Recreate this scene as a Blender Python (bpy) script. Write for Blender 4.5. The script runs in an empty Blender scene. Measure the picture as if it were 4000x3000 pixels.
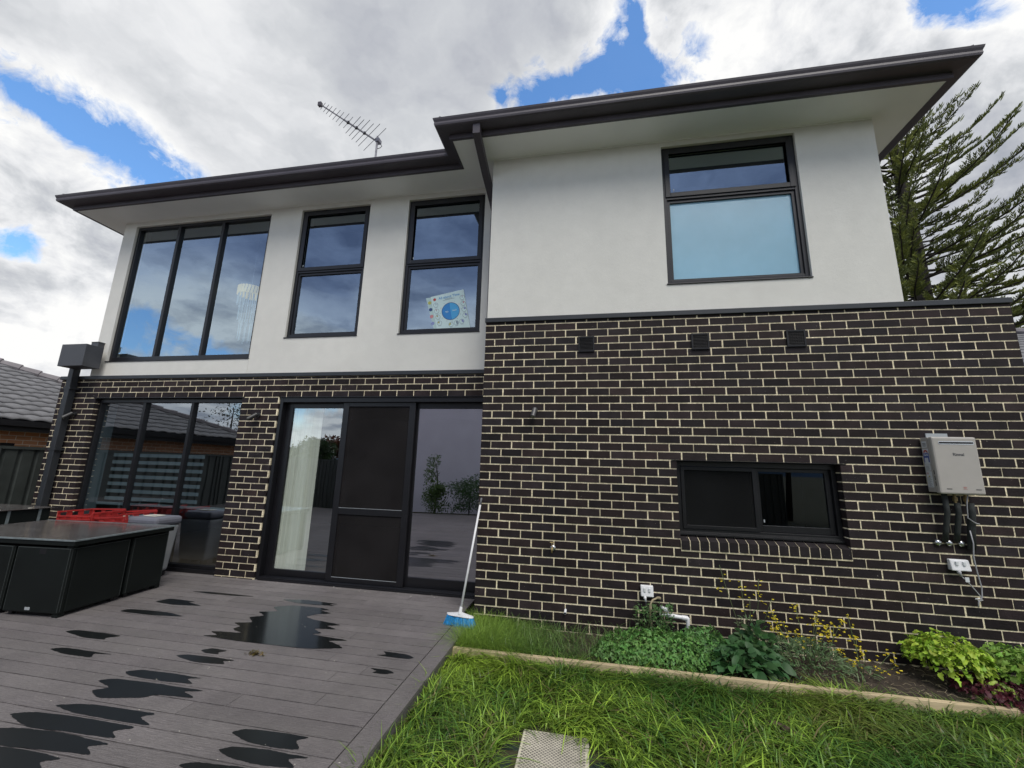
import bpy, bmesh, math, random
import numpy as np
from mathutils import Vector, Matrix
random.seed(7); RNG = np.random.default_rng(11)
R = math.radians
S = bpy.context.scene
COL = S.collection

# ------------------------------------------------------------------ camera
CAM = (1.196, -4.558, 1.529)
cam = bpy.data.cameras.new('camera'); cam.sensor_width = 36.0
cam.lens = 1597.62 / 4000 * 36.0; cam.clip_start = 0.05; cam.clip_end = 3000
co = bpy.data.objects.new('camera', cam); COL.objects.link(co)
right = Vector((0.98346, 0.17904, 0.02699)); down = Vector((-0.00982, 0.20152, -0.97943)); fwd = Vector((-0.18080, 0.96296, 0.19995))
fwd.normalize(); right = (right - fwd * right.dot(fwd)).normalized(); down = fwd.cross(right)
co.matrix_world = Matrix(((right.x, -down.x, -fwd.x, CAM[0]), (right.y, -down.y, -fwd.y, CAM[1]), (right.z, -down.z, -fwd.z, CAM[2]), (0, 0, 0, 1)))
S.camera = co
S.render.resolution_x = 1024; S.render.resolution_y = 768

# ------------------------------------------------------------------ view, sun, sky
S.view_settings.view_transform = 'Standard'; S.view_settings.look = 'None'
S.view_settings.exposure = 0.27; S.view_settings.gamma = 1.0
SUN_EL, SUN_AZ = 56, 152          # azimuth clockwise from +Y: behind the camera, a little to the right
sun = bpy.data.lights.new('sun', 'SUN'); sun.energy = 2.25; sun.angle = R(36); sun.color = (1.0, 0.955, 0.87)
so = bpy.data.objects.new('sun', sun); COL.objects.link(so)
sd = Vector((math.sin(R(SUN_AZ)) * math.cos(R(SUN_EL)), math.cos(R(SUN_AZ)) * math.cos(R(SUN_EL)), math.sin(R(SUN_EL))))
so.rotation_euler = (-sd).to_track_quat('-Z', 'Y').to_euler(); so.location = sd * 40

W = bpy.data.worlds.new('World'); S.world = W; W.use_nodes = True
wt = W.node_tree; wt.nodes.clear(); WN = wt.nodes; WL = wt.links
def wn(t, **k):
    n = WN.new(t)
    for a, v in k.items(): setattr(n, a, v)
    return n
def wmath(op, a, b=None, clamp=False):
    n = wn('ShaderNodeMath', operation=op, use_clamp=clamp)
    for i, v in enumerate((a, b)):
        if v is None: continue
        if isinstance(v, (int, float)): n.inputs[i].default_value = v
        else: WL.new(v, n.inputs[i])
    return n.outputs[0]
def wvec(op, a, b=None):
    n = wn('ShaderNodeVectorMath', operation=op)
    for i, v in enumerate((a, b)):
        if v is None: continue
        if isinstance(v, (tuple, Vector)): n.inputs[i].default_value = v
        else: WL.new(v, n.inputs[i])
    return n
def wramp(fac, stops):
    n = wn('ShaderNodeValToRGB'); WL.new(fac, n.inputs[0]); cr = n.color_ramp
    while len(cr.elements) > 1: cr.elements.remove(cr.elements[-1])
    cr.elements[0].position = stops[0][0]; cr.elements[0].color = (*stops[0][1], 1)
    for p, c in stops[1:]:
        e = cr.elements.new(p); e.color = (*c, 1)
    return n.outputs[0]
def wmap(v, a, b, c, d, smooth=True):
    n = wn('ShaderNodeMapRange', clamp=True)
    if smooth: n.interpolation_type = 'SMOOTHSTEP'
    WL.new(v, n.inputs['Value'])
    for i, x in zip(('From Min', 'From Max', 'To Min', 'To Max'), (a, b, c, d)): n.inputs[i].default_value = x
    return n.outputs[0]
def wnoise(vec, scale, detail=8, rough=.55, dist=0.0):
    n = wn('ShaderNodeTexNoise'); WL.new(vec, n.inputs['Vector']); n.inputs['Scale'].default_value = scale
    n.inputs['Detail'].default_value = detail; n.inputs['Roughness'].default_value = rough; n.inputs['Distortion'].default_value = dist
    return n
tc = wn('ShaderNodeTexCoord'); D = tc.outputs['Generated']
sky = wn('ShaderNodeTexSky', sky_type='NISHITA'); sky.sun_disc = False
sky.sun_elevation = R(SUN_EL); sky.sun_rotation = R(SUN_AZ); sky.air_density = 1.0; sky.dust_density = 0.4; sky.ozone_density = 2.2
bgs = wn('ShaderNodeBackground'); bgs.inputs[1].default_value = 0.15
hs = wn('ShaderNodeHueSaturation'); hs.inputs['Saturation'].default_value = 1.22; hs.inputs['Value'].default_value = 1.48; WL.new(sky.outputs[0], hs.inputs['Color']); WL.new(hs.outputs[0], bgs.inputs[0])
# cloud layer: direction projected on a plane overhead
sep = wn('ShaderNodeSeparateXYZ'); WL.new(D, sep.inputs[0])
zz = wmath('ADD', wmath('MAXIMUM', sep.outputs[2], 0.0), 0.22)
cmb = wn('ShaderNodeCombineXYZ'); WL.new(wmath('DIVIDE', sep.outputs[0], zz), cmb.inputs[0]); WL.new(wmath('DIVIDE', sep.outputs[1], zz), cmb.inputs[1])
P2 = cmb.outputs[0]
warp = wnoise(P2, 1.6, 6, .6)
wv = wvec('ADD', P2, wvec('SCALE', wvec('SUBTRACT', warp.outputs['Color'], (0.5, 0.5, 0.5)).outputs[0]).outputs[0])
wv.inputs[1].links[0].from_node.inputs['Scale'].default_value = 0.55
PW = wv.outputs[0]
GAPS = [((-.799, .320, .510), (-.768, .407, .494), .026), ((-.775, .390, .497), (-.713, .517, .473), .034), ((-.858, .414, .304), (-.843, .435, .317), .022),
        ((-.112, .680, .725), (.048, .660, .750), .024), ((.010, .672, .740), (.150, .675, .722), .040), ((.086, .584, .807), (.103, .653, .750), .015),
        ((.473, .561, .680), (.530, .553, .643), .020), ((-.165, .669, .725), (-.160, .669, .725), .010),
        ((-.80, -.556, .225), (-.81, -.55, .20), .050), ((-.73, -.66, .205), (-.69, -.69, .18), .018), ((-.50, -.85, .16), (-.68, -.72, .13), .042), ((-.45, -.87, .22), (-.38, -.90, .21), .03)]
nbig = wnoise(PW, 1.3, 5, .52).outputs[0]
nsml = wnoise(PW, 4.6, 6, .56).outputs[0]
nfin = wnoise(D, 9.0, 9, .60, .3).outputs[0]
# blue gaps: elongated patches of open sky (two ends, half width)
def gap(p, q, w):
    p = Vector(p).normalized(); q = Vector(q).normalized()
    c = (p + q).normalized(); L = p.angle(q) / 2 + w * .6
    ax = (q - p).normalized() if (q - p).length > 1e-4 else Vector((1, 0, 0)); ax = (ax - c * ax.dot(c)).normalized(); bx = c.cross(ax)
    u = wmath('DIVIDE', wvec('DOT_PRODUCT', D, ax).outputs['Value'], L); v = wmath('DIVIDE', wvec('DOT_PRODUCT', D, bx).outputs['Value'], w)
    r = wmath('ADD', wmath('MULTIPLY', u, u), wmath('MULTIPLY', v, v))
    facing = wmath('GREATER_THAN', wvec('DOT_PRODUCT', D, c).outputs['Value'], 0.3)
    return wmath('MULTIPLY', wmath('DIVIDE', 1.0, wmath('ADD', 1.0, wmath('POWER', r, 1.25))), facing)
gaps = [gap(*a) for a in GAPS]
g = gaps[0]
for k in gaps[1:]: g = wmath('ADD', g, k)
nedge = wnoise(D, 22.0, 9, .68, .6).outputs[0]
edge = wmath('ADD', wmath('MULTIPLY', wmath('SUBTRACT', nfin, 0.5), 2.9), wmath('MULTIPLY', wmath('SUBTRACT', nedge, 0.5), 1.5))
edge = wmath('MULTIPLY', edge, wmap(g, 0.08, 0.4, .10, 1.0))
open_ = wmap(wmath('ADD', g, edge), 0.38, 0.92, 0.0, 0.97, False)
cover = wmath('SUBTRACT', 1.0, open_)
# cloud tone: soft grey bellies, brighter rims near the gaps
tone = wmath('ADD', wmath('MULTIPLY', nbig, 0.70), wmath('MULTIPLY', nsml, 0.30))
rim = wmath('MULTIPLY', wmap(g, .05, .5, 0.0, 1.0), 0.22)
left = wmap(wvec('DOT_PRODUCT', D, Vector((-0.84, 0.42, 0.33)).normalized()).outputs['Value'], 0.95, 0.99, 0.0, 1.0)
rgt = wmap(wvec('DOT_PRODUCT', D, Vector((0.42, 0.60, 0.68)).normalized()).outputs['Value'], 0.80, 0.99, 0.0, 1.0)
puff = wmath('MULTIPLY', wmath('ADD', left, wmath('MULTIPLY', rgt, .75)), wmath('MULTIPLY', wmath('SUBTRACT', nfin, 0.40), 2.2))
tone = wmath('ADD', wmath('ADD', wmath('ADD', wmath('MULTIPLY', wmath('SUBTRACT', tone, 0.5), 2.5), 0.47), rim), puff)
ccol = wramp(tone, [(0.06, (.36, .39, .45)), (0.34, (.50, .52, .57)), (0.54, (.64, .66, .69)), (0.74, (.84, .85, .87)), (0.95, (1.0, 1.0, .99))])
# cloud bank over the garden side is darker overhead, bright low down
back = wmap(sep.outputs[1], -0.15, -0.55, 0.0, 1.0)
bh = wmap(wmath('ADD', sep.outputs[2], wmath('MULTIPLY', wmath('SUBTRACT', nbig, .5), .35)), 0.25, 0.43, 0.0, 1.0)
bcol = wramp(bh, [(0.0, (1.0, 1.05, 1.1)), (0.35, (.66, .76, .95)), (1.0, (.27, .35, .56))])
mx = wn('ShaderNodeMix', data_type='RGBA'); WL.new(back, mx.inputs['Factor']); WL.new(ccol, mx.inputs['A'])
mul = wn('ShaderNodeMix', data_type='RGBA', blend_type='MULTIPLY'); mul.inputs['Factor'].default_value = 0.75; WL.new(bcol, mul.inputs['A']); WL.new(wramp(nsml, [(0.30, (.42, .47, .56)), (0.58, (1.25, 1.25, 1.22))]), mul.inputs['B'])
WL.new(mul.outputs['Result'], mx.inputs['B'])
bgc = wn('ShaderNodeBackground'); bgc.inputs[1].default_value = 0.83; WL.new(mx.outputs['Result'], bgc.inputs[0])
mixs = wn('ShaderNodeMixShader'); WL.new(cover, mixs.inputs[0]); WL.new(bgs.outputs[0], mixs.inputs[1]); WL.new(bgc.outputs[0], mixs.inputs[2])
wo = wn('ShaderNodeOutputWorld'); WL.new(mixs.outputs[0], wo.inputs[0])

# ------------------------------------------------------------------ materials
def mat(name, col, rough=.6, metal=0, noise=None, bump=None, spec=.5, attr=None, coat=0, extra=None, coords='Object'):
    """noise=(scale, amount[, colour2]); bump=(scale, strength); attr=colour attribute multiplied in"""
    m = bpy.data.materials.new(name); m.use_nodes = True; t = m.node_tree; N = t.nodes; L = t.links
    b = N['Principled BSDF']; b.inputs['Roughness'].default_value = rough; b.inputs['Metallic'].default_value = metal
    b.inputs['Specular IOR Level'].default_value = spec; b.inputs['Coat Weight'].default_value = coat
    tcn = N.new('ShaderNodeTexCoord'); cur = None
    rgb = N.new('ShaderNodeRGB'); rgb.outputs[0].default_value = (*col, 1); cur = rgb.outputs[0]
    if noise:
        ns = noise if isinstance(noise, list) else [noise]
        for s_ in ns:
            n = N.new('ShaderNodeTexNoise'); n.inputs['Scale'].default_value = s_[0]; n.inputs['Detail'].default_value = 6
            L.new(tcn.outputs[coords], n.inputs['Vector'])
            if len(s_) > 3:
                mp = N.new('ShaderNodeMapping'); mp.inputs['Scale'].default_value = s_[3]; L.new(tcn.outputs[coords], mp.inputs[0]); L.new(mp.outputs[0], n.inputs['Vector'])
            r_ = N.new('ShaderNodeMapRange'); r_.inputs[1].default_value = .3; r_.inputs[2].default_value = .7; L.new(n.outputs[0], r_.inputs[0])
            mm = N.new('ShaderNodeMix'); mm.data_type = 'RGBA'
            if len(s_) > 2 and s_[2] is not None:
                r_.inputs[3].default_value = 0; r_.inputs[4].default_value = s_[1]
                L.new(r_.outputs[0], mm.inputs['Factor']); L.new(cur, mm.inputs['A']); mm.inputs['B'].default_value = (*s_[2], 1)
            else:
                mm.blend_type = 'MULTIPLY'; mm.inputs['Factor'].default_value = 1
                r_.inputs[3].default_value = 1 - s_[1]; r_.inputs[4].default_value = 1 + s_[1]
                L.new(cur, mm.inputs['A']); L.new(r_.outputs[0], mm.inputs['B'])
            cur = mm.outputs['Result']
    if attr:
        a = N.new('ShaderNodeVertexColor'); a.layer_name = attr
        mm = N.new('ShaderNodeMix'); mm.data_type = 'RGBA'; mm.blend_type = 'MULTIPLY'; mm.inputs['Factor'].default_value = 1
        L.new(cur, mm.inputs['A']); L.new(a.outputs[0], mm.inputs['B']); cur = mm.outputs['Result']
    L.new(cur, b.inputs['Base Color'])
    if bump:
        bs = bump if isinstance(bump, list) else [bump]; prev = None
        for s_ in bs:
            n = N.new('ShaderNodeTexNoise'); n.inputs['Scale'].default_value = s_[0]; n.inputs['Detail'].default_value = 5
            L.new(tcn.outputs[coords], n.inputs['Vector'])
            if len(s_) > 2:
                mp = N.new('ShaderNodeMapping'); mp.inputs['Scale'].default_value = s_[2]; L.new(tcn.outputs[coords], mp.inputs[0]); L.new(mp.outputs[0], n.inputs['Vector'])
            bp = N.new('ShaderNodeBump'); bp.inputs['Strength'].default_value = s_[1]; bp.inputs['Distance'].default_value = .01
            L.new(n.outputs[0], bp.inputs['Height'])
            if prev: L.new(prev, bp.inputs['Normal'])
            prev = bp.outputs[0]
        L.new(prev, b.inputs['Normal'])
    if extra: extra(m, b, tcn)
    return m

def glass(name, tint=(.80, .88, 1.0), refl=.30, trans=(.55, .62, .60), wav=.0006):
    m = bpy.data.materials.new(name); m.use_nodes = True; t = m.node_tree; N = t.nodes; L = t.links; N.clear()
    tr = N.new('ShaderNodeBsdfTransparent'); tr.inputs[0].default_value = (*trans, 1)
    gl = N.new('ShaderNodeBsdfGlossy'); gl.inputs['Roughness'].default_value = 0.0; gl.inputs[0].default_value = (*tint, 1)
    tcn = N.new('ShaderNodeTexCoord'); n = N.new('ShaderNodeTexNoise'); n.inputs['Scale'].default_value = 1.7; n.inputs['Detail'].default_value = 1; L.new(tcn.outputs['Object'], n.inputs['Vector'])
    bp = N.new('ShaderNodeBump'); bp.inputs['Strength'].default_value = 1; bp.inputs['Distance'].default_value = wav; L.new(n.outputs[0], bp.inputs['Height']); L.new(bp.outputs[0], gl.inputs['Normal'])
    lw_ = N.new('ShaderNodeLayerWeight'); lw_.inputs[0].default_value = .5; fr = N.new('ShaderNodeMath'); fr.operation = 'POWER'; L.new(lw_.outputs['Facing'], fr.inputs[0]); fr.inputs[1].default_value = 4.5
    ad = N.new('ShaderNodeMath'); ad.operation = 'ADD'; ad.use_clamp = True; L.new(fr.outputs[0], ad.inputs[0]); ad.inputs[1].default_value = refl
    mx = N.new('ShaderNodeMixShader'); L.new(ad.outputs[0], mx.inputs[0]); L.new(tr.outputs[0], mx.inputs[1]); L.new(gl.outputs[0], mx.inputs[2])
    o = N.new('ShaderNodeOutputMaterial'); L.new(mx.outputs[0], o.inputs[0]); return m

M = {}
def speckle(m, b, tcn):
    t = m.node_tree; N = t.nodes; L = t.links
    n = N.new('ShaderNodeTexNoise'); n.inputs['Scale'].default_value = 55; n.inputs['Detail'].default_value = 3; n.inputs['Roughness'].default_value = .7; L.new(tcn.outputs['Object'], n.inputs['Vector'])
    r = N.new('ShaderNodeMapRange'); r.inputs[1].default_value = .695; r.inputs[2].default_value = .735; L.new(n.outputs[0], r.inputs[0])
    src = b.inputs['Base Color'].links[0].from_socket
    mm = N.new('ShaderNodeMix'); mm.data_type = 'RGBA'; L.new(r.outputs[0], mm.inputs['Factor']); L.new(src, mm.inputs['A']); mm.inputs['B'].default_value = (.42, .39, .33, 1)
    L.new(mm.outputs['Result'], b.inputs['Base Color'])
M['brick'] = mat('dark_brick', (.0165, .0135, .0155), .7, noise=[(9, .35), (140, .25), (1.6, .07, (.09, .08, .072)), (2.2, .12, (.030, .019, .018), (.6, .6, 1))], bump=[(60, .25), (220, .3)], attr='Col', extra=speckle, spec=.22)
M['mortar'] = mat('cream_mortar', (.84, .74, .525), .95, noise=[(1.2, .14), (9, .22), (60, .25)], bump=(90, .5), spec=.1)
M['render'] = mat('white_render', (.745, .735, .685), .9, noise=[(1.2, .035), (7, .025), (0.9, .10, (.60, .59, .54), (6, 6, .6))], bump=[(320, .22), (30, .12)], spec=.15)
M['soffit'] = mat('soffit_paint', (.88, .88, .86), .8, noise=(2, .03), bump=(160, .05), spec=.2)
M['trim'] = mat('charcoal_steel', (.070, .060, .073), .5, noise=[(2.5, .12), (30, .06)], bump=(6, .04), spec=.5)
M['cap'] = mat('charcoal_flashing', (.030, .034, .040), .45, noise=(4, .12), spec=.5)
M['frame'] = mat('black_aluminium', (.009, .009, .012), .40, noise=(8, .1), spec=.5)
M['frame_lo'] = mat('satin_black_aluminium', (.007, .007, .009), .38, noise=(8, .15), spec=.5)
M['rain'] = mat('charcoal_sheet', (.060, .063, .072), .5, noise=[(5, .10), (60, .06)], spec=.5)
M['glass'] = glass('window_glass', (.78, .90, 1.0), .38, (.80, .88, .88))
M['glass_lo'] = glass('door_glass', (.86, .92, 1.0), .30, (.96, .99, .98), .0010)
M['glass_dl'] = glass('fixed_leaf_glass', (.90, .95, 1.0), .34, (.95, 1, .98), .0010)
M['glass_sl'] = glass('sliding_leaf_glass', (.88, .90, 1.0), .46, (.9, .95, .95), .0010)
M['glass_k'] = glass('kitchen_glass', (.8, .9, 1.0), .10, (.6, .65, .6))
M['frost'] = mat('frosted_film_glass', (.27, .50, .64), .22, noise=[(1.1, .08), (5, .03)], spec=.8, bump=(500, .15))
M['blind'] = mat('grey_roller_fabric', (.038, .044, .055), .8, bump=(200, .2))
M['blindrail'] = mat('blind_rail', (.35, .38, .40), .5)
M['vblind'] = mat('ivory_vertical_blind', (.90, .90, .82), .7, noise=[(3, .05), (14, .10, None, (3, 3, .05))])
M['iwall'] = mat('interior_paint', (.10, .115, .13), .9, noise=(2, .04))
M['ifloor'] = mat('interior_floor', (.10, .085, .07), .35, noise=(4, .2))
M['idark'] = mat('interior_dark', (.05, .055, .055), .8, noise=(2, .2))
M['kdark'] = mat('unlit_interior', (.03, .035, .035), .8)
M['iron'] = mat('roof_ridge', (.20, .20, .21), .7, noise=(8, .15))
M['vent'] = mat('black_plastic', (.010, .010, .012), .45, spec=.4)
def mesh_screen(m, b, tcn):
    b.inputs['Alpha'].default_value = .90; b.inputs['Specular IOR Level'].default_value = .06
M['screen'] = mat('fly_screen', (.019, .0175, .018), .75, noise=[(2.0, .25), (220, .3)], bump=(300, .3), extra=mesh_screen)
M['screen_k'] = mat('window_fly_screen', (.010, .0105, .011), .75, noise=[(2.0, .25), (220, .3)], bump=(300, .3), extra=mesh_screen)

# ------------------------------------------------------------------ mesh helpers
class MB:
    def __init__(s): s.v = []; s.f = []; s.c = []
    def quad(s, a, b, c, d, col=1.0):
        i = len(s.v); s.v += [tuple(a), tuple(b), tuple(c), tuple(d)]; s.f.append((i, i + 1, i + 2, i + 3)); s.c.append(col); return s
    def poly(s, pts, col=1.0):
        i = len(s.v); s.v += [tuple(p) for p in pts]; s.f.append(tuple(range(i, i + len(pts)))); s.c.append(col); return s
    def box(s, x0, x1, y0, y1, z0, z1, col=1.0, mtx=None):
        i = len(s.v); P = [(x0, y0, z0), (x1, y0, z0), (x1, y1, z0), (x0, y1, z0), (x0, y0, z1), (x1, y0, z1), (x1, y1, z1), (x0, y1, z1)]
        if mtx is not None: P = [tuple(mtx @ Vector(p)) for p in P]
        s.v += P
        for q in ((0, 3, 2, 1), (4, 5, 6, 7), (0, 1, 5, 4), (1, 2, 6, 5), (2, 3, 7, 6), (3, 0, 4, 7)): s.f.append(tuple(i + k for k in q)); s.c.append(col)
        return s
    def tube(s, pts, r, n=8, col=1.0, caps=True, sq=False):
        pts = [Vector(p) for p in pts]; rs = r if isinstance(r, (list, tuple)) else [r] * len(pts); i0 = len(s.v)
        t0 = (pts[1] - pts[0]).normalized(); up = Vector((0, 0, 1)) if abs(t0.z) < .9 else Vector((0, 1, 0)); a = t0.cross(up).normalized()
        for k, p in enumerate(pts):
            if k == 0: t = (pts[1] - pts[0])
            elif k == len(pts) - 1: t = pts[-1] - pts[-2]
            else: t = (pts[k + 1] - pts[k]).normalized() + (pts[k] - pts[k - 1]).normalized()
            t.normalize(); a = (a - t * a.dot(t)).normalized(); b = t.cross(a); off = math.pi / n if sq else 0
            for j in range(n):
                th = 2 * math.pi * j / n + off; s.v.append(tuple(p + (a * math.cos(th) + b * math.sin(th)) * rs[k]))
        for k in range(len(pts) - 1):
            for j in range(n):
                q = i0 + k * n; s.f.append((q + j, q + (j + 1) % n, q + n + (j + 1) % n, q + n + j)); s.c.append(col)
        if caps:
            s.f.append(tuple(i0 + j for j in range(n))[::-1]); s.f.append(tuple(i0 + (len(pts) - 1) * n + j for j in range(n))); s.c += [col, col]
        return s
    def build(s, name, m, parent=None, smooth=False, loc=None, bevel=0):
        me = bpy.data.meshes.new(name); me.from_pydata(s.v, [], s.f); me.materials.append(m)
        if any(not isinstance(c, float) or c != 1.0 for c in s.c):
            ca = me.color_attributes.new('Col', 'FLOAT_COLOR', 'CORNER'); buf = np.ones((len(me.loops), 4), np.float32); k = 0
            for f, c in zip(s.f, s.c):
                buf[k:k + len(f), :3] = c; k += len(f)
            ca.data.foreach_set('color', buf.ravel())
        if smooth: me.shade_smooth()
        me.update(); return link(name, me, parent, bevel)
def link(name, me, parent=None, bevel=0):
    o = bpy.data.objects.new(name, me); COL.objects.link(o)
    if parent is not None:
        o.parent = parent; o.matrix_parent_inverse = Matrix.Translation(-world_loc(parent))
    if bevel:
        b = o.modifiers.new('bevel', 'BEVEL'); b.width = bevel; b.segments = 2; b.limit_method = 'ANGLE'
    return o
def world_loc(o):
    l = Vector(o.location)
    p = o.parent
    if p is not None and o.type == 'MESH': return Vector((0, 0, 0)) if l.length == 0 else l
    return l
def thing(name, label, cat, loc=(0, 0, 0), group=None):
    o = bpy.data.objects.new(name, None); COL.objects.link(o); o.location = loc; o.empty_display_size = .1
    o['label'] = label; o['category'] = cat
    if group: o['group'] = group
    return o
def tag(o, label=None, cat=None, group=None, kind=None):
    if label: o['label'] = label
    if cat: o['category'] = cat
    if group: o['group'] = group
    if kind: o['kind'] = kind
    return o
def np_mesh(name, verts, faces, m, parent=None, cols=None, smooth=False):
    """verts (n,3), faces (m,k) all the same size, cols (m,3) per face"""
    me = bpy.data.meshes.new(name); n, k = faces.shape
    me.vertices.add(len(verts)); me.vertices.foreach_set('co', verts.astype(np.float32).ravel())
    me.loops.add(n * k); me.loops.foreach_set('vertex_index', faces.astype(np.int32).ravel())
    me.polygons.add(n); me.polygons.foreach_set('loop_start', np.arange(0, n * k, k, dtype=np.int32)); me.polygons.foreach_set('loop_total', np.full(n, k, np.int32))
    me.update(calc_edges=True); me.materials.append(m)
    if cols is not None:
        ca = me.color_attributes.new('Col', 'FLOAT_COLOR', 'CORNER'); buf = np.ones((n, k, 4), np.float32); buf[:, :, :3] = cols[:, None, :]
        ca.data.foreach_set('color', buf.ravel())
    if smooth: me.shade_smooth()
    return link(name, me, parent)
def slab(mb, x0, x1, z0, z1, holes, yf, yb):
    """wall slab facing -Y with rectangular holes"""
    xs = sorted({x0, x1, *[h[0] for h in holes], *[h[1] for h in holes]}); zs = sorted({z0, z1, *[h[2] for h in holes], *[h[3] for h in holes]})
    xs = [x for x in xs if x0 <= x <= x1]; zs = [z for z in zs if z0 <= z <= z1]
    def solid(i, j):
        if i < 0 or j < 0 or i >= len(xs) - 1 or j >= len(zs) - 1: return False
        cx = (xs[i] + xs[i + 1]) / 2; cz = (zs[j] + zs[j + 1]) / 2
        return not any(h[0] < cx < h[1] and h[2] < cz < h[3] for h in holes)
    for i in range(len(xs) - 1):
        for j in range(len(zs) - 1):
            if not solid(i, j): continue
            a, b, c, d = xs[i], xs[i + 1], zs[j], zs[j + 1]
            mb.quad((a, yf, c), (b, yf, c), (b, yf, d), (a, yf, d)); mb.quad((b, yb, c), (a, yb, c), (a, yb, d), (b, yb, d))
            if not solid(i - 1, j): mb.quad((a, yb, c), (a, yf, c), (a, yf, d), (a, yb, d))
            if not solid(i + 1, j): mb.quad((b, yf, c), (b, yb, c), (b, yb, d), (b, yf, d))
            if not solid(i, j - 1): mb.quad((a, yb, c), (b, yb, c), (b, yf, c), (a, yf, c))
            if not solid(i, j + 1): mb.quad((a, yf, d), (b, yf, d), (b, yb, d), (a, yb, d))
    return mb
def bricks(mb, x0, x1, z0, z1, zj, phase, holes, yf, yb, P=.086, B=.24, jt=.0124, tint=(1, 1, 1), flip=False):
    """brick boxes in courses below the joint height zj; phase(k) gives a perpend position of course k"""
    kmin = int(math.floor((zj - z1) / P)) - 1; kmax = int(math.ceil((zj - z0) / P)) + 1
    for k in range(kmin, kmax):
        t = zj - k * P - jt / 2; b = zj - (k + 1) * P + jt / 2
        t = min(t, z1); b = max(b, z0)
        if t - b < .008: continue
        ph = phase(k); n0 = int(math.floor((x0 - ph) / B)) - 1; n1 = int(math.ceil((x1 - ph) / B)) + 1
        for n in range(n0, n1):
            jx = random.uniform(-.0025, .0025)
            l = ph + n * B + jt / 2 + jx; r = ph + (n + 1) * B - jt / 2 + jx + random.uniform(-.002, .002)
            if l < x0 + .03: l = max(l, x0)
            segs = [(max(l, x0), min(r, x1))]
            tt, bb = t + random.uniform(-.0012, .0012), b + random.uniform(-.0012, .0012)
            for h in holes:
                if min(tt, h[3]) - max(bb, h[2]) < .006: continue
                if h[2] - bb > .025:      # cut bricks just under an opening
                    a_, c_ = max(l, x0, h[0]), min(r, x1, h[1])
                    if c_ - a_ > .018: q = random.uniform(.72, 1.22); mb.box(a_, c_, yf, yb, bb, h[2] - .005, (q * 1.1, q, q))
                ns = []
                for a, c in segs:
                    if c <= h[0] or a >= h[1]: ns.append((a, c)); continue
                    if a < h[0]: ns.append((a, h[0]))
                    if c > h[1]: ns.append((h[1], c))
                segs = ns
            for a, c in segs:
                if c - a < .018: continue
                q = random.choice((random.uniform(.6, 1.15), random.uniform(.8, 1.2), random.uniform(.9, 1.55))); w_ = random.random()
                col = (q * (1.0 + .25 * w_) * tint[0], q * tint[1], q * (1.05 - .15 * w_) * tint[2])
                y = yf + random.uniform(0, .0018)
                mb.box(a, c, y, yb, bb, tt, col)
    return mb
def sweep(mb, path, prof, closed=False, col=1.0):
    """profile (out, z) swept along a plan path; 'out' points to the right of travel; mitred corners"""
    n = len(path); rings = []
    for i, p in enumerate(path):
        p = Vector(p)
        d0 = (p - Vector(path[i - 1])).normalized() if i > 0 else None; d1 = (Vector(path[i + 1]) - p).normalized() if i < n - 1 else None
        d0 = d0 or d1; d1 = d1 or d0
        n0 = Vector((d0.y, -d0.x, 0)); n1 = Vector((d1.y, -d1.x, 0)); m = (n0 + n1).normalized(); m = m / max(m.dot(n0), .3)
        rings.append([p + m * o + Vector((0, 0, z)) for o, z in prof])
    k = len(prof)
    for i in range(n - 1):
        for j in range(k):
            a, b, c, d = rings[i][j], rings[i + 1][j], rings[i + 1][(j + 1) % k], rings[i][(j + 1) % k]; mb.quad(a, b, c, d, col)
    mb.poly(rings[0][::-1], col); mb.poly(rings[-1], col)
    return mb

# ------------------------------------------------------------------ ground
def displaced_plane(name, x0, x1, y0, y1, z, step, amp, m, kind='structure'):
    nx = int((x1 - x0) / step) + 1; ny = int((y1 - y0) / step) + 1
    X, Y = np.meshgrid(np.linspace(x0, x1, nx), np.linspace(y0, y1, ny)); Z = z + amp * (RNG.random(X.shape) - .5)
    v = np.c_[X.ravel(), Y.ravel(), Z.ravel()]; i = np.arange(nx * ny).reshape(ny, nx)
    f = np.c_[i[:-1, :-1].ravel(), i[:-1, 1:].ravel(), i[1:, 1:].ravel(), i[1:, :-1].ravel()]
    o = np_mesh(name, v, f, m, smooth=True); tag(o, kind=kind); return o
M['earth'] = mat('earth', (.045, .050, .022), .95, noise=[(3, .3), (30, .4, (.09, .06, .03))], bump=(30, .6))
M['soil'] = mat('dark_soil', (.028, .021, .016), .95, noise=[(14, .5), (60, .5, (.10, .075, .05))], bump=[(45, .9), (150, .6)])
g = MB().quad((-900, -900, -.36), (900, -900, -.36), (900, 900, -.36), (-900, 900, -.36)).build('ground', M['earth']); tag(g, kind='structure')
displaced_plane('lawn_ground', .03, 7.5, -9, -.76, -.135, .06, .02, M['earth'])
displaced_plane('lawn_ground', 5.42, 7.5, -.77, 2.0, -.135, .08, .02, M['earth'])
displaced_plane('garden_soil', .03, 5.4, -.73, -.006, -.075, .025, .028, M['soil'])

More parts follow.
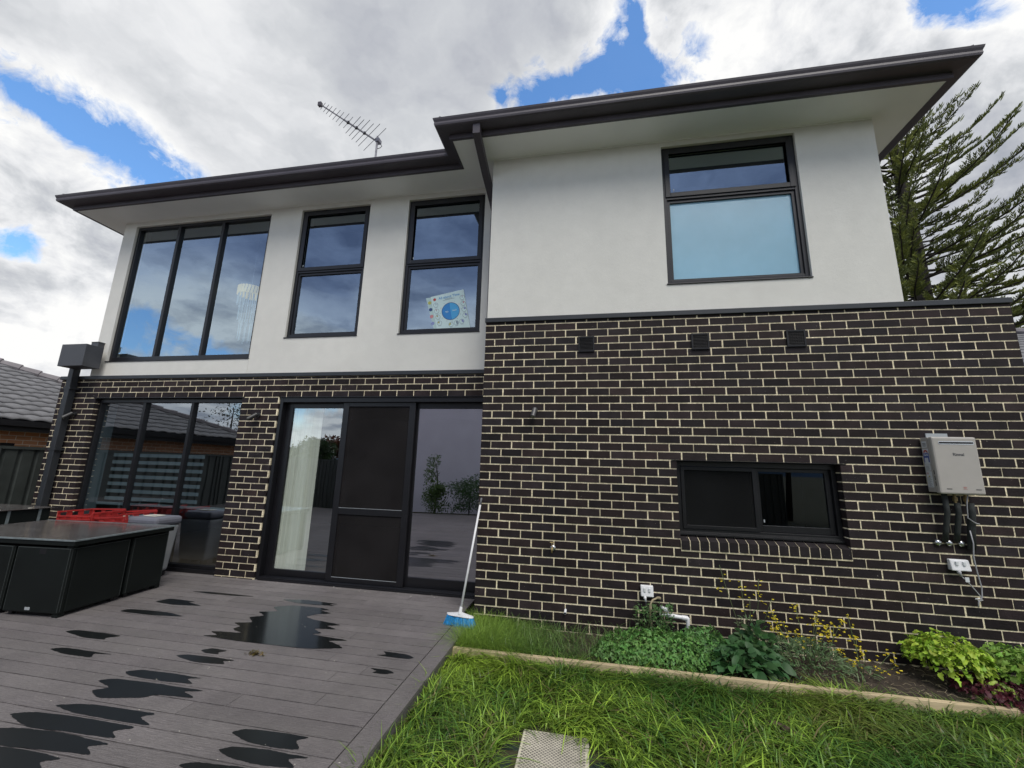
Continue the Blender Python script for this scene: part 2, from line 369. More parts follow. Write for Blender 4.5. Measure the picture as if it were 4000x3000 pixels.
# ------------------------------------------------------------------ deck
def grain(m, b, tcn):
    t = m.node_tree; N = t.nodes; L = t.links
    wv = N.new('ShaderNodeTexWave'); wv.wave_type = 'BANDS'; wv.bands_direction = 'Y'; wv.inputs['Scale'].default_value = 22; wv.inputs['Distortion'].default_value = 9; wv.inputs['Detail'].default_value = 3; wv.inputs['Detail Scale'].default_value = 1.2
    mp = N.new('ShaderNodeMapping'); mp.inputs['Scale'].default_value = (.16, 1.5, 1); L.new(tcn.outputs['Object'], mp.inputs[0]); L.new(mp.outputs[0], wv.inputs[0])
    src = b.inputs['Base Color'].links[0].from_socket; r = N.new('ShaderNodeMapRange'); r.inputs[3].default_value = .82; r.inputs[4].default_value = 1.16; L.new(wv.outputs[0], r.inputs[0])
    mm = N.new('ShaderNodeMix'); mm.data_type = 'RGBA'; mm.blend_type = 'MULTIPLY'; mm.inputs['Factor'].default_value = 1; L.new(src, mm.inputs['A']); L.new(r.outputs[0], mm.inputs['B']); L.new(mm.outputs['Result'], b.inputs['Base Color'])
    bp = N.new('ShaderNodeBump'); bp.inputs['Strength'].default_value = .25; bp.inputs['Distance'].default_value = .002; L.new(wv.outputs[0], bp.inputs['Height']); L.new(b.inputs['Normal'].links[0].from_socket, bp.inputs['Normal']); L.new(bp.outputs[0], b.inputs['Normal'])
M['deck'] = mat('composite_decking', (.165, .150, .152), .58, noise=[(.9, .22), (5, .14), (90, .22), (1.3, .55, (.20, .188, .18), (1, 3, 1)), (70, .5, (.08, .075, .08), (.25, 2.4, 1))], bump=[(120, .5), (14, .3, (.3, 3, 1))], attr='Col', extra=grain, spec=.35)
mb = MB()
y = -2.252 - .1405 * 36
while y < .56:
    y1 = min(y + .1405 - .009, .556)
    xs = [-.128]; x = -.128 - random.uniform(.35, 1.6)
    while x > -8.4: xs.append(x); x -= random.uniform(2.2, 3.2)
    xs.append(-8.5)
    for a, b in zip(xs[1:], xs[:-1]):
        q = random.uniform(.90, 1.10); mb.box(a + .0015, b - .0015, y, y1, -.022, random.uniform(-.0006, 0.0006), (q, q * .995, q * 1.0))
    y += .1405
deck = mb.build('deck', M['deck'], bevel=.002); tag(deck, kind='structure')
mb = MB().box(-.122, .020, -7.4, -.006, -.025, .0, (1.0, 1.0, 1.0)).box(.004, .018, -7.4, -.01, -.17, -.027, (.8, .8, .8))
fb = mb.build('deck_border', M['deck'], bevel=.002); tag(fb, kind='structure')
sub = MB().box(-8.5, .0, -7.4, .5, -.34, -.06).build('deck_base', M['idark']); tag(sub, kind='structure')
M['black'] = mat('gap_shadow', (.004, .004, .004), .9); sub.data.materials[0] = M['black']

# water left standing on the boards
def water_mat(r, s_):
    m = bpy.data.materials.new('standing_water'); m.use_nodes = True; b = m.node_tree.nodes['Principled BSDF']
    b.inputs['Base Color'].default_value = (.014, .015, .016, 1); b.inputs['Roughness'].default_value = r; b.inputs['Specular IOR Level'].default_value = s_; b.inputs['Base Color'].default_value = (.010, .0115, .012, 1)
    return m
M['water'] = water_mat(.14, .20); M['film'] = water_mat(.30, .22)
PUD = [[(-3.41, -.11), (-3.2, -.07), (-2.54, -.08), (-2.78, -.12), (-3.11, -.13)], [(-3.44, -.51), (-3.39, -.38), (-3.02, -.40), (-3.10, -.43), (-2.84, -.49), (-3.16, -.54)],
 [(-3.48, -.83), (-3.45, -.75), (-2.99, -.73), (-2.73, -.79), (-3.07, -.84)], [(-3.38, -1.34), (-3.31, -1.285), (-2.8, -1.29), (-2.9, -1.36), (-2.86, -1.39), (-3.07, -1.40)],
 [(-3.08, -1.63), (-2.99, -1.58), (-2.48, -1.59), (-2.66, -1.61), (-2.60, -1.67), (-2.87, -1.67)], [(-2.22, -.09), (-1.94, -.03), (-1.51, -.07), (-1.62, -.10), (-1.51, -.13), (-1.9, -.16), (-2.05, -.14)],
 [(-2.13, -.33), (-1.98, -.23), (-1.62, -.22), (-1.50, -.26), (-1.60, -.29), (-1.42, -.34), (-1.55, -.40), (-1.62, -.49), (-1.50, -.54), (-1.14, -.60), (-1.28, -.65), (-1.13, -.70), (-1.35, -.74), (-1.20, -.82), (-1.30, -.86), (-.87, -.90), (-1.06, -.95), (-.96, -.985), (-.84, -1.05), (-1.0, -1.10), (-1.12, -1.13), (-1.73, -1.145), (-2.19, -1.12), (-2.05, -1.08), (-2.2, -1.02), (-1.88, -.99), (-2.05, -.93), (-2.02, -.86), (-2.16, -.80), (-1.99, -.75), (-2.14, -.64), (-2.02, -.57), (-2.17, -.49), (-1.98, -.43)],
 [(-2.03, -1.49), (-1.96, -1.45), (-1.67, -1.44), (-1.51, -1.45), (-1.60, -1.48), (-1.54, -1.52), (-1.79, -1.545)], [(-1.93, -1.36), (-1.87, -1.31), (-1.71, -1.32), (-1.76, -1.36), (-1.73, -1.39), (-1.85, -1.395)],
 [(-.53, -1.10), (-.44, -1.07), (-.50, -1.02), (-.28, -1.03), (-.2, -1.07), (-.24, -1.105)], [(-.46, -1.31), (-.31, -1.305), (-.24, -1.34), (-.3, -1.37), (-.41, -1.37), (-.38, -1.34)],
 [(-2.13, -1.78), (-2.04, -1.73), (-1.79, -1.72), (-1.51, -1.73), (-1.62, -1.76), (-1.5, -1.81), (-1.73, -1.825), (-2.03, -1.82)],
 [(-2.18, -1.92), (-2.08, -1.87), (-1.77, -1.86), (-1.34, -1.86), (-1.49, -1.9), (-1.33, -1.95), (-1.61, -1.97), (-1.66, -2.02), (-1.93, -2.09), (-2.07, -2.03), (-1.99, -1.97)],
 [(-2.1, -2.21), (-1.9, -2.15), (-1.39, -2.14), (-1.47, -2.19), (-1.31, -2.245), (-1.59, -2.25), (-1.89, -2.245)], [(-2.24, -2.34), (-2.12, -2.29), (-1.84, -2.27), (-1.37, -2.27), (-1.48, -2.33), (-1.38, -2.38), (-1.73, -2.39), (-1.98, -2.41)],
 [(-2.3, -2.5), (-1.99, -2.42), (-1.71, -2.40), (-1.35, -2.42), (-1.47, -2.46), (-1.36, -2.51), (-1.65, -2.53), (-1.92, -2.56)], [(-2.3, -2.60), (-1.94, -2.56), (-1.62, -2.55), (-1.47, -2.56), (-1.56, -2.6), (-1.45, -2.66), (-1.7, -2.73), (-2.2, -2.70)],
 [(-.83, -2.19), (-.78, -2.145), (-.6, -2.13), (-.36, -2.13), (-.43, -2.17), (-.35, -2.235), (-.52, -2.25), (-.68, -2.24)], [(-.78, -2.33), (-.72, -2.29), (-.56, -2.27), (-.25, -2.275), (-.37, -2.31), (-.28, -2.36), (-.47, -2.38), (-.65, -2.37)],
 [(-.88, -2.47), (-.80, -2.43), (-.55, -2.41), (-.38, -2.415), (-.45, -2.46), (-.36, -2.50), (-.6, -2.52)]]
def roughen(poly, amp=.006, it=3):
    p = [np.array(q, float) for q in poly]
    q = []
    for i in range(len(p)):            # rounded corners first
        a, b, c = p[i - 1], p[i], p[(i + 1) % len(p)]; q += [b + (a - b) * .22, b * .9 + (a + c) * .05, b + (c - b) * .22]
    p = q
    for k in range(it):
        o = []
        for i in range(len(p)):
            a, b = p[i], p[(i + 1) % len(p)]; o += [a, (a + b) / 2 + (RNG.random(2) - .5) * np.array([2.2, .7]) * amp * min(1, np.linalg.norm(b - a) / .03)]
        p = o
    return p
for pi_, poly in enumerate(PUD):
    ps = roughen(poly); a = sum(p[0] * q[1] - q[0] * p[1] for p, q in zip(ps, ps[1:] + ps[:1]))
    if a < 0: ps = ps[::-1]
    o = MB().poly([(p[0], p[1], .0022) for p in ps]).build('puddle', M['water' if pi_ in (5, 6) else 'film']); tag(o, kind='structure')

# ------------------------------------------------------------------ house
house = thing('house', 'two storey house of white render over dark brick with cream mortar and charcoal trim', 'house', (0, 0, 0))
ZR, ZL = 3.1965, 2.6818          # first full bed joint under each flashing
KH = (2.10, 3.607, .762, 1.645)
mb = MB(); slab(mb, .002, 5.262, -.34, 3.24, [(KH[0] - .003, KH[1] + .003, KH[2], KH[3] + .003)], .0045, .11)
for hx0, hx1, hz0, hz1, hh in ((-7.158, -3.1265, -.06, 2.72, [(-6.408, -3.730, -1, 2.4238)]), (-3.1262, .0, 2.4238, 2.72, [])):
    slab(mb, hx0, hx1, hz0, hz1, hh, .5085, .62)
mb.box(.003, .11, .11, .62, -.06, 3.24); mb.box(5.15, 5.26, .11, 7, -.34, 3.24); mb.box(-7.156, -7.05, .62, 7, -.34, 2.72)
bw = mb.build('mortar_bed', M['mortar'], house)
mb = MB()
bricks(mb, 0, 5.264, -.34, 3.236, ZR, lambda k: .115 if k % 2 == 0 else .235, [KH], 0, .105)
bricks(mb, -7.16, -3.133, 2.4238, 2.716, ZL, lambda k: -6.7239 if k % 2 else -6.6039, [], .504, .60)
bricks(mb, -3.129, -.001, 2.4238, 2.716, ZL, lambda k: -2.8932 if k % 2 else -2.7732, [], .504, .60)
bricks(mb, -3.733, -3.123, -.06, 2.4188, ZL, lambda k: -3.618 if k % 2 else -3.498, [], .504, .61)
bricks(mb, -7.16, -6.405, -.06, 2.4188, ZL, lambda k: -6.62 if k % 2 else -6.525, [], .504, .61)
n0 = len(mb.v)                    # short return wall beside the sliding door, and the side walls
bricks(mb, .01, .50, -.06, 3.236, ZR, lambda k: .12 if k % 2 else .0, [], 0, .1); 
mb.v[n0:] = [(y, x + .0, z) for x, y, z in mb.v[n0:]]
for xa in (5.264,):
    n0 = len(mb.v); bricks(mb, .12, 6.9, -.34, 3.236, ZR, lambda k: .12 if k % 2 else .0, [], 0, .1); mb.v[n0:] = [(xa - y, x, z) for x, y, z in mb.v[n0:]]
n0 = len(mb.v); bricks(mb, .63, 6.9, -.34, 2.716, ZL, lambda k: .12 if k % 2 else .0, [], 0, .1); mb.v[n0:] = [(-7.16 + y, x, z) for x, y, z in mb.v[n0:]]
bk = mb.build('brickwork', M['brick'], house)
# sloping sill of bricks on edge under the small window
mb = MB(); n = 17; w = (KH[1] - KH[0]) / n
for i in range(n):
    a = KH[0] + i * w + .005; b = KH[0] + (i + 1) * w - .005; q = random.uniform(.8, 1.2)
    i0 = len(mb.v); mb.box(a, b, 0, .10, .772, .85, (q, q, q))
    for k in range(i0, i0 + 8):
        x, y, z = mb.v[k]
        if y < .01: mb.v[k] = (x, -.012, .775 if z < .8 else .862)
        else: mb.v[k] = (x, .10, .80 if z < .8 else .905)
mb.build('brick_sill', M['brick'], house)
mb = MB(); mb.box(KH[0] + .001, KH[1] - .001, -.007, .105, .762, .84)
i0 = len(mb.v) - 8
for k in range(i0, i0 + 8):
    x, y, z = mb.v[k]; 
    if z > .8: mb.v[k] = (x, y, .857 if y < 0 else .899)
mb.build('sill_mortar', M['mortar'], house)
# rendered upper walls
W1 = (-6.40, -3.755, 3.008, 5.41); W2 = (-3.20, -2.03, 3.306, 5.42); W3 = (-1.40, -.225, 3.306, 5.42); W4 = (2.112, 3.590, 3.613, 5.433)
mb = MB(); slab(mb, -6.65, -3.7505, 2.70, 5.53, [W1], .524, .70); slab(mb, -3.7465, .1, 2.70, 5.53, [W2, W3], .5242, .70)
mb.box(-6.65, -6.48, .70, 6.9, 2.70, 5.53)
mb.build('render_wall', M['render'], house)
mb = MB(); slab(mb, .008, 4.392, 3.20, 5.53, [W4], .02, .20); mb.box(.008, .18, .20, .524, 3.20, 5.53); mb.box(4.22, 4.392, .20, 6.9, 3.20, 5.53)
mb.build('render_wall', M['render'], house)
# flashings
mb = MB().box(-.008, 5.275, -.02, .019, 3.232, 3.288).box(4.393, 5.27, .019, 6.9, 3.24, 3.286)
mb.build('flashing', M['cap'], house, bevel=.004)
mb = MB().box(-7.185, -.003, .484, .523, 2.722, 2.776).box(-7.18, -6.652, .523, 6.9, 2.724, 2.774)
mb.build('flashing', M['cap'], house, bevel=.004)
for b_ in ((-6.43, -3.70, .498, .600, 2.419, 2.4285), (-3.122, -.002, .498, .600, 2.419, 2.4285), (KH[0] - .05, KH[1] + .05, -.006, .10, 1.6455, 1.6525)): MB().box(*b_).build('lintel', M['frame_lo'], house)
mb = MB().box(-3.1328, -3.1292, .5075, .56, 2.43, 2.72)
mb.build('expansion_joint', M['vent'], house)
# soffit
ZS = 5.507
def L3(p, z): return (p[0], p[1], z)
mb = MB().box(-7.126, -.4395, .101, .523, ZS, ZS + .02).box(-7.126, -6.651, .523, 7, ZS, ZS + .02).box(-.439, 4.84, -.391, .019, ZS, ZS + .0203).box(-.439, .0075, .0193, .523, ZS, ZS + .0201).box(4.393, 4.84, .0193, 7, ZS, ZS + .02)
mb.build('soffit', M['soffit'], house)
mb = MB().box(-6.648, .007, .512, .5235, ZS - .012, ZS - .0005).box(.0085, 4.391, .008, .0195, ZS - .012, ZS - .0005)
mb.build('soffit_bead', M['soffit'], house)
# gutter and fascia
EAVE = [(-7.126, 8, ZS), (-7.126, .101, ZS), (-.439, .101, ZS), (-.439, -.391, ZS), (4.84, -.391, ZS), (4.84, 8, ZS)]
EAVE = EAVE[::-1]
def flip(pr): return [(-o, z) for o, z in pr]
fas = [(-.012, -.006), (.022, -.006), (.022, .058), (.012, .062), (.012, .16), (-.012, .16)]
gut = [(.0125, .060), (.150, .068), (.168, .080), (.174, .100), (.172, .125), (.184, .150), (.190, .172), (.176, .176), (.165, .172), (.160, .09), (.0125, .075)]
# travelling EAVE reversed puts the outside on the left, so the profile is mirrored
fa = sweep(MB(), EAVE, flip(fas)).build('fascia', M['trim'], house); gu = sweep(MB(), EAVE, flip(gut)).build('gutter', M['trim'], house)
# hip roof of flat dark tiles with a bumped tile edge over the gutter
def hip(mb, x0, x1, y0, y1, z, s):
    w = min(x1 - x0, y1 - y0) / 2; h = w * s
    if (x1 - x0) > (y1 - y0): r = [(x0 + w, (y0 + y1) / 2, z + h), (x1 - w, (y0 + y1) / 2, z + h)]
    else: r = [((x0 + x1) / 2, y0 + w, z + h), ((x0 + x1) / 2, y1 - w, z + h)]
    c = [(x0, y0, z), (x1, y0, z), (x1, y1, z), (x0, y1, z)]
    if (x1 - x0) > (y1 - y0):
        mb.poly([c[0], c[1], r[1], r[0]]); mb.poly([c[1], c[2], r[1]]); mb.poly([c[2], c[3], r[0], r[1]]); mb.poly([c[3], c[0], r[0]])
    else:
        mb.poly([c[0], c[1], r[0]]); mb.poly([c[1], c[2], r[1], r[0]]); mb.poly([c[2], c[3], r[1]]); mb.poly([c[3], c[0], r[0], r[1]])
    return mb
mb = MB(); hip(mb, -7.27, 5.0, -.04, 9.2, 5.655, .38); hip(mb, -.585, 5.0, -.535, 9.0, 5.657, .38)
mb.box(-7.1, 4.8, .12, 8, ZS + .03, ZS + .12)
rf = mb.build('roof', M['iron'], house)
mb = MB()
for (c, d, L) in (((-7.27, -.04), (1, 1), 4.5), ((-.585, -.535), (1, 1), 3.0), ((5.0, -.535), (-1, 1), 3.0)):
    mb.tube([(c[0] + d[0] * t, c[1] + d[1] * t, 5.685 + .38 * t) for t in (0.02, L)], .05, 10)
mb.build('ridge_cap', M['iron'], rf)
# downpipes
mb = MB(); sq = .062
mb.tube([(-.083, -.486, 5.572), (-.083, -.486, 5.475), (-.086, -.40, 5.450), (-.086, .01, 5.30), (-.072, .36, 5.16), (-.056, .445, 5.05), (-.056, .455, 2.80)], sq, 4, sq=True)
mb.build('downpipe', M['trim'], house)
mb = MB().box(-6.885, -6.79, .385, .48, -.0, 2.90); mb.build('downpipe', M['cap'], house, bevel=.006)
for z in (.5, 1.6, 2.55): MB().box(-6.91, -6.765, .381, .503, z, z + .028).build('pipe_bracket', M['cap'], house)
mb = MB()
t_ = .003
mb.box(-6.838, -6.36, .20, .435, 2.872, 3.218); mb.build('rainwater_head', M['rain'], house, bevel=.003)
mb = MB().box(-6.64, -6.50, .436, .70, 3.24, 3.318).box(-6.64, -6.49, .43, .70, 3.318, 3.326); mb.build('spout', M['rain'], house)

# windows
def bars(mb, x0, x1, z0, z1, y0, y1, w, wb=None, wt=None):
    wb = wb or w; wt = wt or w
    mb.box(x0, x0 + w, y0, y1, z0, z1); mb.box(x1 - w, x1, y0, y1, z0, z1); mb.box(x0 + w, x1 - w, y0, y1, z0, z0 + wb); mb.box(x0 + w, x1 - w, y0, y1, z1 - wt, z1)
def pane(name, x0, x1, z0, z1, y, m, parent): return MB().quad((x0, y, z0), (x1, y, z0), (x1, y, z1), (x0, y, z1)).build(name, m, parent)
def tall_window(o, yf, zt, lower, wl=.045):
    """awning sash over a fixed pane"""
    fm = MB(); bars(fm, o[0] + .002, o[1] - .002, o[2] + .002, o[3] - .002, yf, yf + .075, wl, wl + .02)
    fm.box(o[0] + wl, o[1] - wl, yf + .001, yf + .074, zt - .025, zt + .022); fm.box(o[0] - .012, o[1] + .004, yf - .048, yf, o[2] + .001, o[2] + .014)
    f = fm.build('window', M['frame'], house, bevel=.003)
    s = MB(); bars(s, o[0] + wl - .012, o[1] - wl + .012, zt + .006, o[3] - wl + .012, yf - .012, yf + .0, .058)
    s.build('awning_sash', M['frame'], f, bevel=.003)
    b = MB(); bars(b, o[0] + wl + .001, o[1] - wl - .001, o[2] + wl + .021, zt - .026, yf + .018, yf + .05, .034, .022); b.build('glazing_bead', M['frame'], f)
    pane('pane', o[0] + wl, o[1] - wl, zt + .02, o[3] - wl, yf + .028, M['glass'], f)
    pane('pane', o[0] + wl, o[1] - wl, o[2] + wl, zt - .02, yf + .040, M['glass'] if lower is None else lower, f)
    l = MB().box(o[0] + wl + .075, o[0] + wl + .087, yf - .0145, yf - .0125, zt + .075, zt + .105); l.build('sash_sticker', M['blindrail'], f)
    return f
def roller(o, yf, drop, label):
    r = thing('roller_blind', label, 'blind', ((o[0] + o[1]) / 2, yf + .16, o[3]), 'roller blinds rolled up behind the upper windows')
    MB().box(o[0] + .03, o[1] - .03, yf + .150, yf + .153, o[3] - drop, o[3] + .02).build('fabric', M['blind'], r)
    MB().tube([(o[0] + .03, yf + .19, o[3] - .05), (o[1] - .03, yf + .19, o[3] - .05)], .034, 12).build('roll', M['blind'], r, smooth=True)
    MB().box(o[0] + .03, o[1] - .03, yf + .140, yf + .149, o[3] - drop * .60, o[3] - drop * .60 + .014).box(o[0] + .03, o[1] - .03, yf + .142, yf + .160, o[3] - drop - .018, o[3] - drop).build('bottom_rail', M['blindrail'] if drop > 9 else M['blind'], r)
tall_window(W2, .56, 4.382, None); tall_window(W3, .56, 4.382, None); tall_window(W4, .055, 4.745, M['frost'])
o = W1; fm = MB(); bars(fm, o[0] + .002, o[1] - .002, o[2] + .002, o[3] - .002, .56, .63, .05, .085, .045)
for x in (-5.572, -4.705): fm.box(x, x + .052, .561, .629, o[2] + .086, o[3] - .047)
fm.box(o[0] - .012, o[1] + .004, .512, .56, o[2] + .001, o[2] + .014)
f1 = fm.build('window', M['frame'], house, bevel=.003)
for a, b in ((-6.355, -5.572), (-5.520, -4.705), (-4.653, -3.80)): pane('pane', a, b, 3.09, 5.365, .60, M['glass'], f1)
roller(W1, .60, .30, 'dark roller blind rolled up behind the wide three pane window'); roller(W2, .62, .27, 'dark roller blind rolled up behind the middle upper window')
roller(W3, .62, .30, 'dark roller blind rolled up behind the window holding the paper chart'); roller(W4, .115, .42, 'dark roller blind behind the pane above the frosted glass')
# ground floor three pane window
fm = MB(); bars(fm, -6.402, -3.738, .0, 2.418, .57, .64, .045, .095, .06)
for x in (-5.549, -4.669): fm.box(x, x + .048, .571, .639, .096, 2.357)
fm.box(-6.40, -3.74, .545, .57, .001, .05)
f2 = fm.build('window', M['frame_lo'], house, bevel=.003)
for a, b in ((-6.357, -5.549), (-5.501, -4.669), (-4.621, -3.783)): pane('pane', a, b, .095, 2.358, .612, M['glass_lo'], f2)
# small kitchen window
fm = MB(); bars(fm, 2.104, 3.603, .905, 1.641, .085, .155, .042, .06, .05)
fm.box(2.83, 2.88, .10, .15, .966, 1.590)
for i in range(3): fm.box(2.106, 3.601, .060 + .011 * i, .066 + .011 * i, .905, .925 + .008 * i)
f3 = fm.build('window', M['frame_lo'], house, bevel=.002)
s = MB(); bars(s, 2.150, 2.872, .968, 1.588, .078, .098, .034, .036, .036); s.build('screen_frame', M['frame_lo'], f3, bevel=.002)
pane('fly_mesh', 2.184, 2.838, 1.004, 1.552, .088, M['screen_k'], f3)
s = MB(); bars(s, 2.865, 3.56, .968, 1.588, .115, .145, .046, .062, .034); s.build('sliding_sash', M['frame_lo'], f3, bevel=.002)
pane('pane', 2.15, 2.83, .966, 1.59, .126, M['glass_k'], f3); pane('pane', 2.911, 3.514, 1.03, 1.554, .130, M['glass_k'], f3)
MB().box(2.925, 2.937, .124, .126, 1.058, 1.085).build('sticker', M['blindrail'], f3)
# sliding door with a fly screen
fm = MB(); fm.box(-3.119, -3.066, .522, .66, .0, 2.418); fm.box(-.056, -.002, .522, .66, 0, 2.418); fm.box(-3.066, -.056, .522, .66, 2.352, 2.418)
fm.box(-3.066, -.056, .50, .66, .001, .022)
for yy in (.506, .530, .552, .578, .604, .635): fm.box(-3.066, -.056, yy, yy + .006, .022, .040)
dr = fm.build('sliding_door', M['frame_lo'], house, bevel=.003)
s = MB(); bars(s, -3.065, -2.055, .041, 2.351, .606, .642, .112, .085, .072); s.build('fixed_leaf', M['frame_lo'], dr, bevel=.003)
pane('pane', -2.955, -2.165, .124, 2.281, .622, M['glass_dl'], dr)
s = MB(); bars(s, -1.140, -.058, .041, 2.351, .604, .640, .10, .115, .078); s.build('sliding_leaf', M['frame_lo'], dr, bevel=.003)
pane('pane', -1.042, -.156, .154, 2.275, .620, M['glass_sl'], dr)
mb = MB(); mb.tube([(-.105, .604, 1.16), (-.108, .572, 1.165), (-.110, .562, 1.10), (-.110, .562, .94), (-.108, .572, .88), (-.105, .604, .885)], .010, 8); mb.build('handle', M['vent'], dr, smooth=True)
s = MB(); bars(s, -2.132, -1.066, .042, 2.350, .552, .578, .088, .060, .056); s.box(-2.044, -1.154, .554, .576, .868, .948); sf = s.build('screen_door', M['frame_lo'], dr, bevel=.003)
pane('fly_mesh', -2.046, -1.152, .10, .870, .566, M['screen'], sf); pane('fly_mesh', -2.046, -1.152, .946, 2.296, .566, M['screen'], sf)
for z in (.9485, .099): MB().box(-2.045, -1.153, .5505, .5535, z, z + .0045).build('rail_glint', M['blindrail'], sf)  # pale strips stand in for the bright reflection along the rail tops
mb = MB()
for i in range(60):
    x = -2.9 + 2.8 * random.random(); y = random.uniform(.40, .50) if random.random() < .7 else random.uniform(.51, .6); z = .001 if y < .5 else .023; r = random.uniform(.003, .010); a = random.uniform(0, 6.28)
    mb.poly([(x + r * math.cos(a + k) * random.uniform(.5, 1.3), y + r * math.sin(a + k) * .8, z + random.uniform(0, .004)) for k in (0, 1.6, 3.1, 4.6)])
M['chip'] = mat('pale_debris', (.55, .53, .46), .9)
tag(mb.build('debris', M['chip']), 'pale flecks of leaf and plaster scattered along the sliding door track', 'debris', kind='stuff')

# rooms behind the glass
def room(x0, x1, y0, y1, z0, z1, mw, mf):
    p = MB(); p.quad((x0, y1, z0), (x1, y1, z0), (x1, y1, z1), (x0, y1, z1)); p.quad((x0, y0, z0), (x0, y1, z0), (x0, y1, z1), (x0, y0, z1)); p.quad((x1, y1, z0), (x1, y0, z0), (x1, y0, z1), (x1, y1, z1)); p.quad((x0, y0, z1), (x0, y1, z1), (x1, y1, z1), (x1, y0, z1))
    p.build('room_wall', mw, house); MB().quad((x0, y0, z0), (x1, y0, z0), (x1, y1, z0), (x0, y1, z0)).build('room_floor', mf, house)
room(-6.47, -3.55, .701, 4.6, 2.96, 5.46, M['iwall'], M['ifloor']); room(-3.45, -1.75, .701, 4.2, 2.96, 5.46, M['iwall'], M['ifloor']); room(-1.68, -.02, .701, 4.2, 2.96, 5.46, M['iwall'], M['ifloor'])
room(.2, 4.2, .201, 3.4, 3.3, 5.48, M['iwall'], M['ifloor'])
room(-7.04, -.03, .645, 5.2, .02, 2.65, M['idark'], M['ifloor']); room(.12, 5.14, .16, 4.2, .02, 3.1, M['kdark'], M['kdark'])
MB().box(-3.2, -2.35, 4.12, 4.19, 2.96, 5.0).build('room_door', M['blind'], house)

# ------------------------------------------------------------------ instanced-shape builders (numpy)
def vary(base, n, dv=.25, dh=.12):
    c = np.array(base, float)[None] * (1 + dv * (RNG.random((n, 1)) * 2 - 1)); c = c * (1 + dh * (RNG.random((n, 3)) * 2 - 1)); return np.clip(c, 0, 1)
def blades(P, L, Wd, lean, bend, az=None, seg=4):
    n = len(P); az = RNG.random(n) * 2 * np.pi if az is None else az
    h = np.c_[np.cos(az), np.sin(az), np.zeros(n)]; tw = az + np.pi / 2 + (RNG.random(n) - .5) * 1.0; sd_ = np.c_[np.cos(tw), np.sin(tw), np.zeros(n)]
    V = []
    for k in range(seg + 1):
        s = k / seg; hor = L * (lean * s + bend * s * s); ver = L * (s - .55 * bend * s ** 2.4 - .25 * lean * s)
        c = P + h * hor[:, None] + np.array([0, 0, 1.]) * ver[:, None]; w = Wd * (1 - s) ** .55 * (.55 + .45 * min(1, 4 * s)) if k < seg else Wd * .06
        V += [c - sd_ * (w / 2)[:, None], c + sd_ * (w / 2)[:, None]]
    V = np.stack(V, 1); m = 2 * (seg + 1); base = (np.arange(n) * m)[:, None]
    F = np.concatenate([base + np.array([2 * k, 2 * k + 1, 2 * k + 3, 2 * k + 2]) for k in range(seg)], 0)
    return V.reshape(-1, 3), F.astype(int), seg
def leaves(P, d, up, L, Wd, prof=(.15, .85, 1, .75, .08), fold=.25, droop=.35, ruffle=0.0):
    """two-sided strips either side of a midrib; d = direction, up = rough normal"""
    n = len(P); d = d / np.linalg.norm(d, axis=1, keepdims=True); s = np.cross(d, up); s /= np.linalg.norm(s, axis=1, keepdims=True) + 1e-9; u = np.cross(s, d)
    ns = len(prof); V = []
    for k, pw in enumerate(prof):
        t = k / (ns - 1); c = P + d * (L * t)[:, None] - np.array([0, 0, 1.]) * (L * droop * t * t)[:, None]; w = Wd / 2 * pw
        for sg in (-1, 0, 1):
            rz = ruffle * (RNG.random(n) - .5) * Wd if sg else 0
            V.append(c + s * (sg * w)[:, None] + u * (abs(sg) * fold * w + rz)[:, None])
    V = np.stack(V, 1); m = 3 * ns; base = (np.arange(n) * m)[:, None]
    F = np.concatenate([base + np.array([3 * k + a, 3 * k + a + 1, 3 * k + a + 4, 3 * k + a + 3]) for k in range(ns - 1) for a in (0, 1)], 0)
    return V.reshape(-1, 3), F.astype(int), 2 * (ns - 1)
def tile_cols(c, k): return np.concatenate([c] * k, 0)
def merge(parts):
    V = []; F = []; C_ = []; o = 0
    for v, f, c in parts: V.append(v); F.append(f + o); C_.append(c); o += len(v)
    return np.concatenate(V), np.concatenate(F), np.concatenate(C_)
def rnd(a, b, n): return a + (b - a) * RNG.random(n)
def leafmat(name, rough=.5, sub=.25, spec=.35):
    def ex(m, b, tcn):
        t = m.node_tree; N = t.nodes; L = t.links; src = b.inputs['Base Color'].links[0].from_socket
        tr = N.new('ShaderNodeBsdfTranslucent'); L.new(src, tr.inputs[0]); mx = N.new('ShaderNodeMixShader'); mx.inputs[0].default_value = sub
        o = [n for n in N if n.type == 'OUTPUT_MATERIAL'][0]; L.new(b.outputs[0], mx.inputs[1]); L.new(tr.outputs[0], mx.inputs[2]); L.new(mx.outputs[0], o.inputs[0])
    return mat(name, (1, 1, 1), rough, attr='Col', extra=ex, spec=spec)
M['leaf'] = leafmat('leaf'); M['grass'] = leafmat('grass_blade', .42, .32, .45); M['petal'] = leafmat('petal', .6, .3); M['needle'] = leafmat('needle', .6, .30, .25)
M['bark'] = mat('bark', (.036, .029, .024), .9, noise=(6, .4), bump=(20, .8))
M['stem'] = mat('green_stem', (.10, .14, .05), .6)

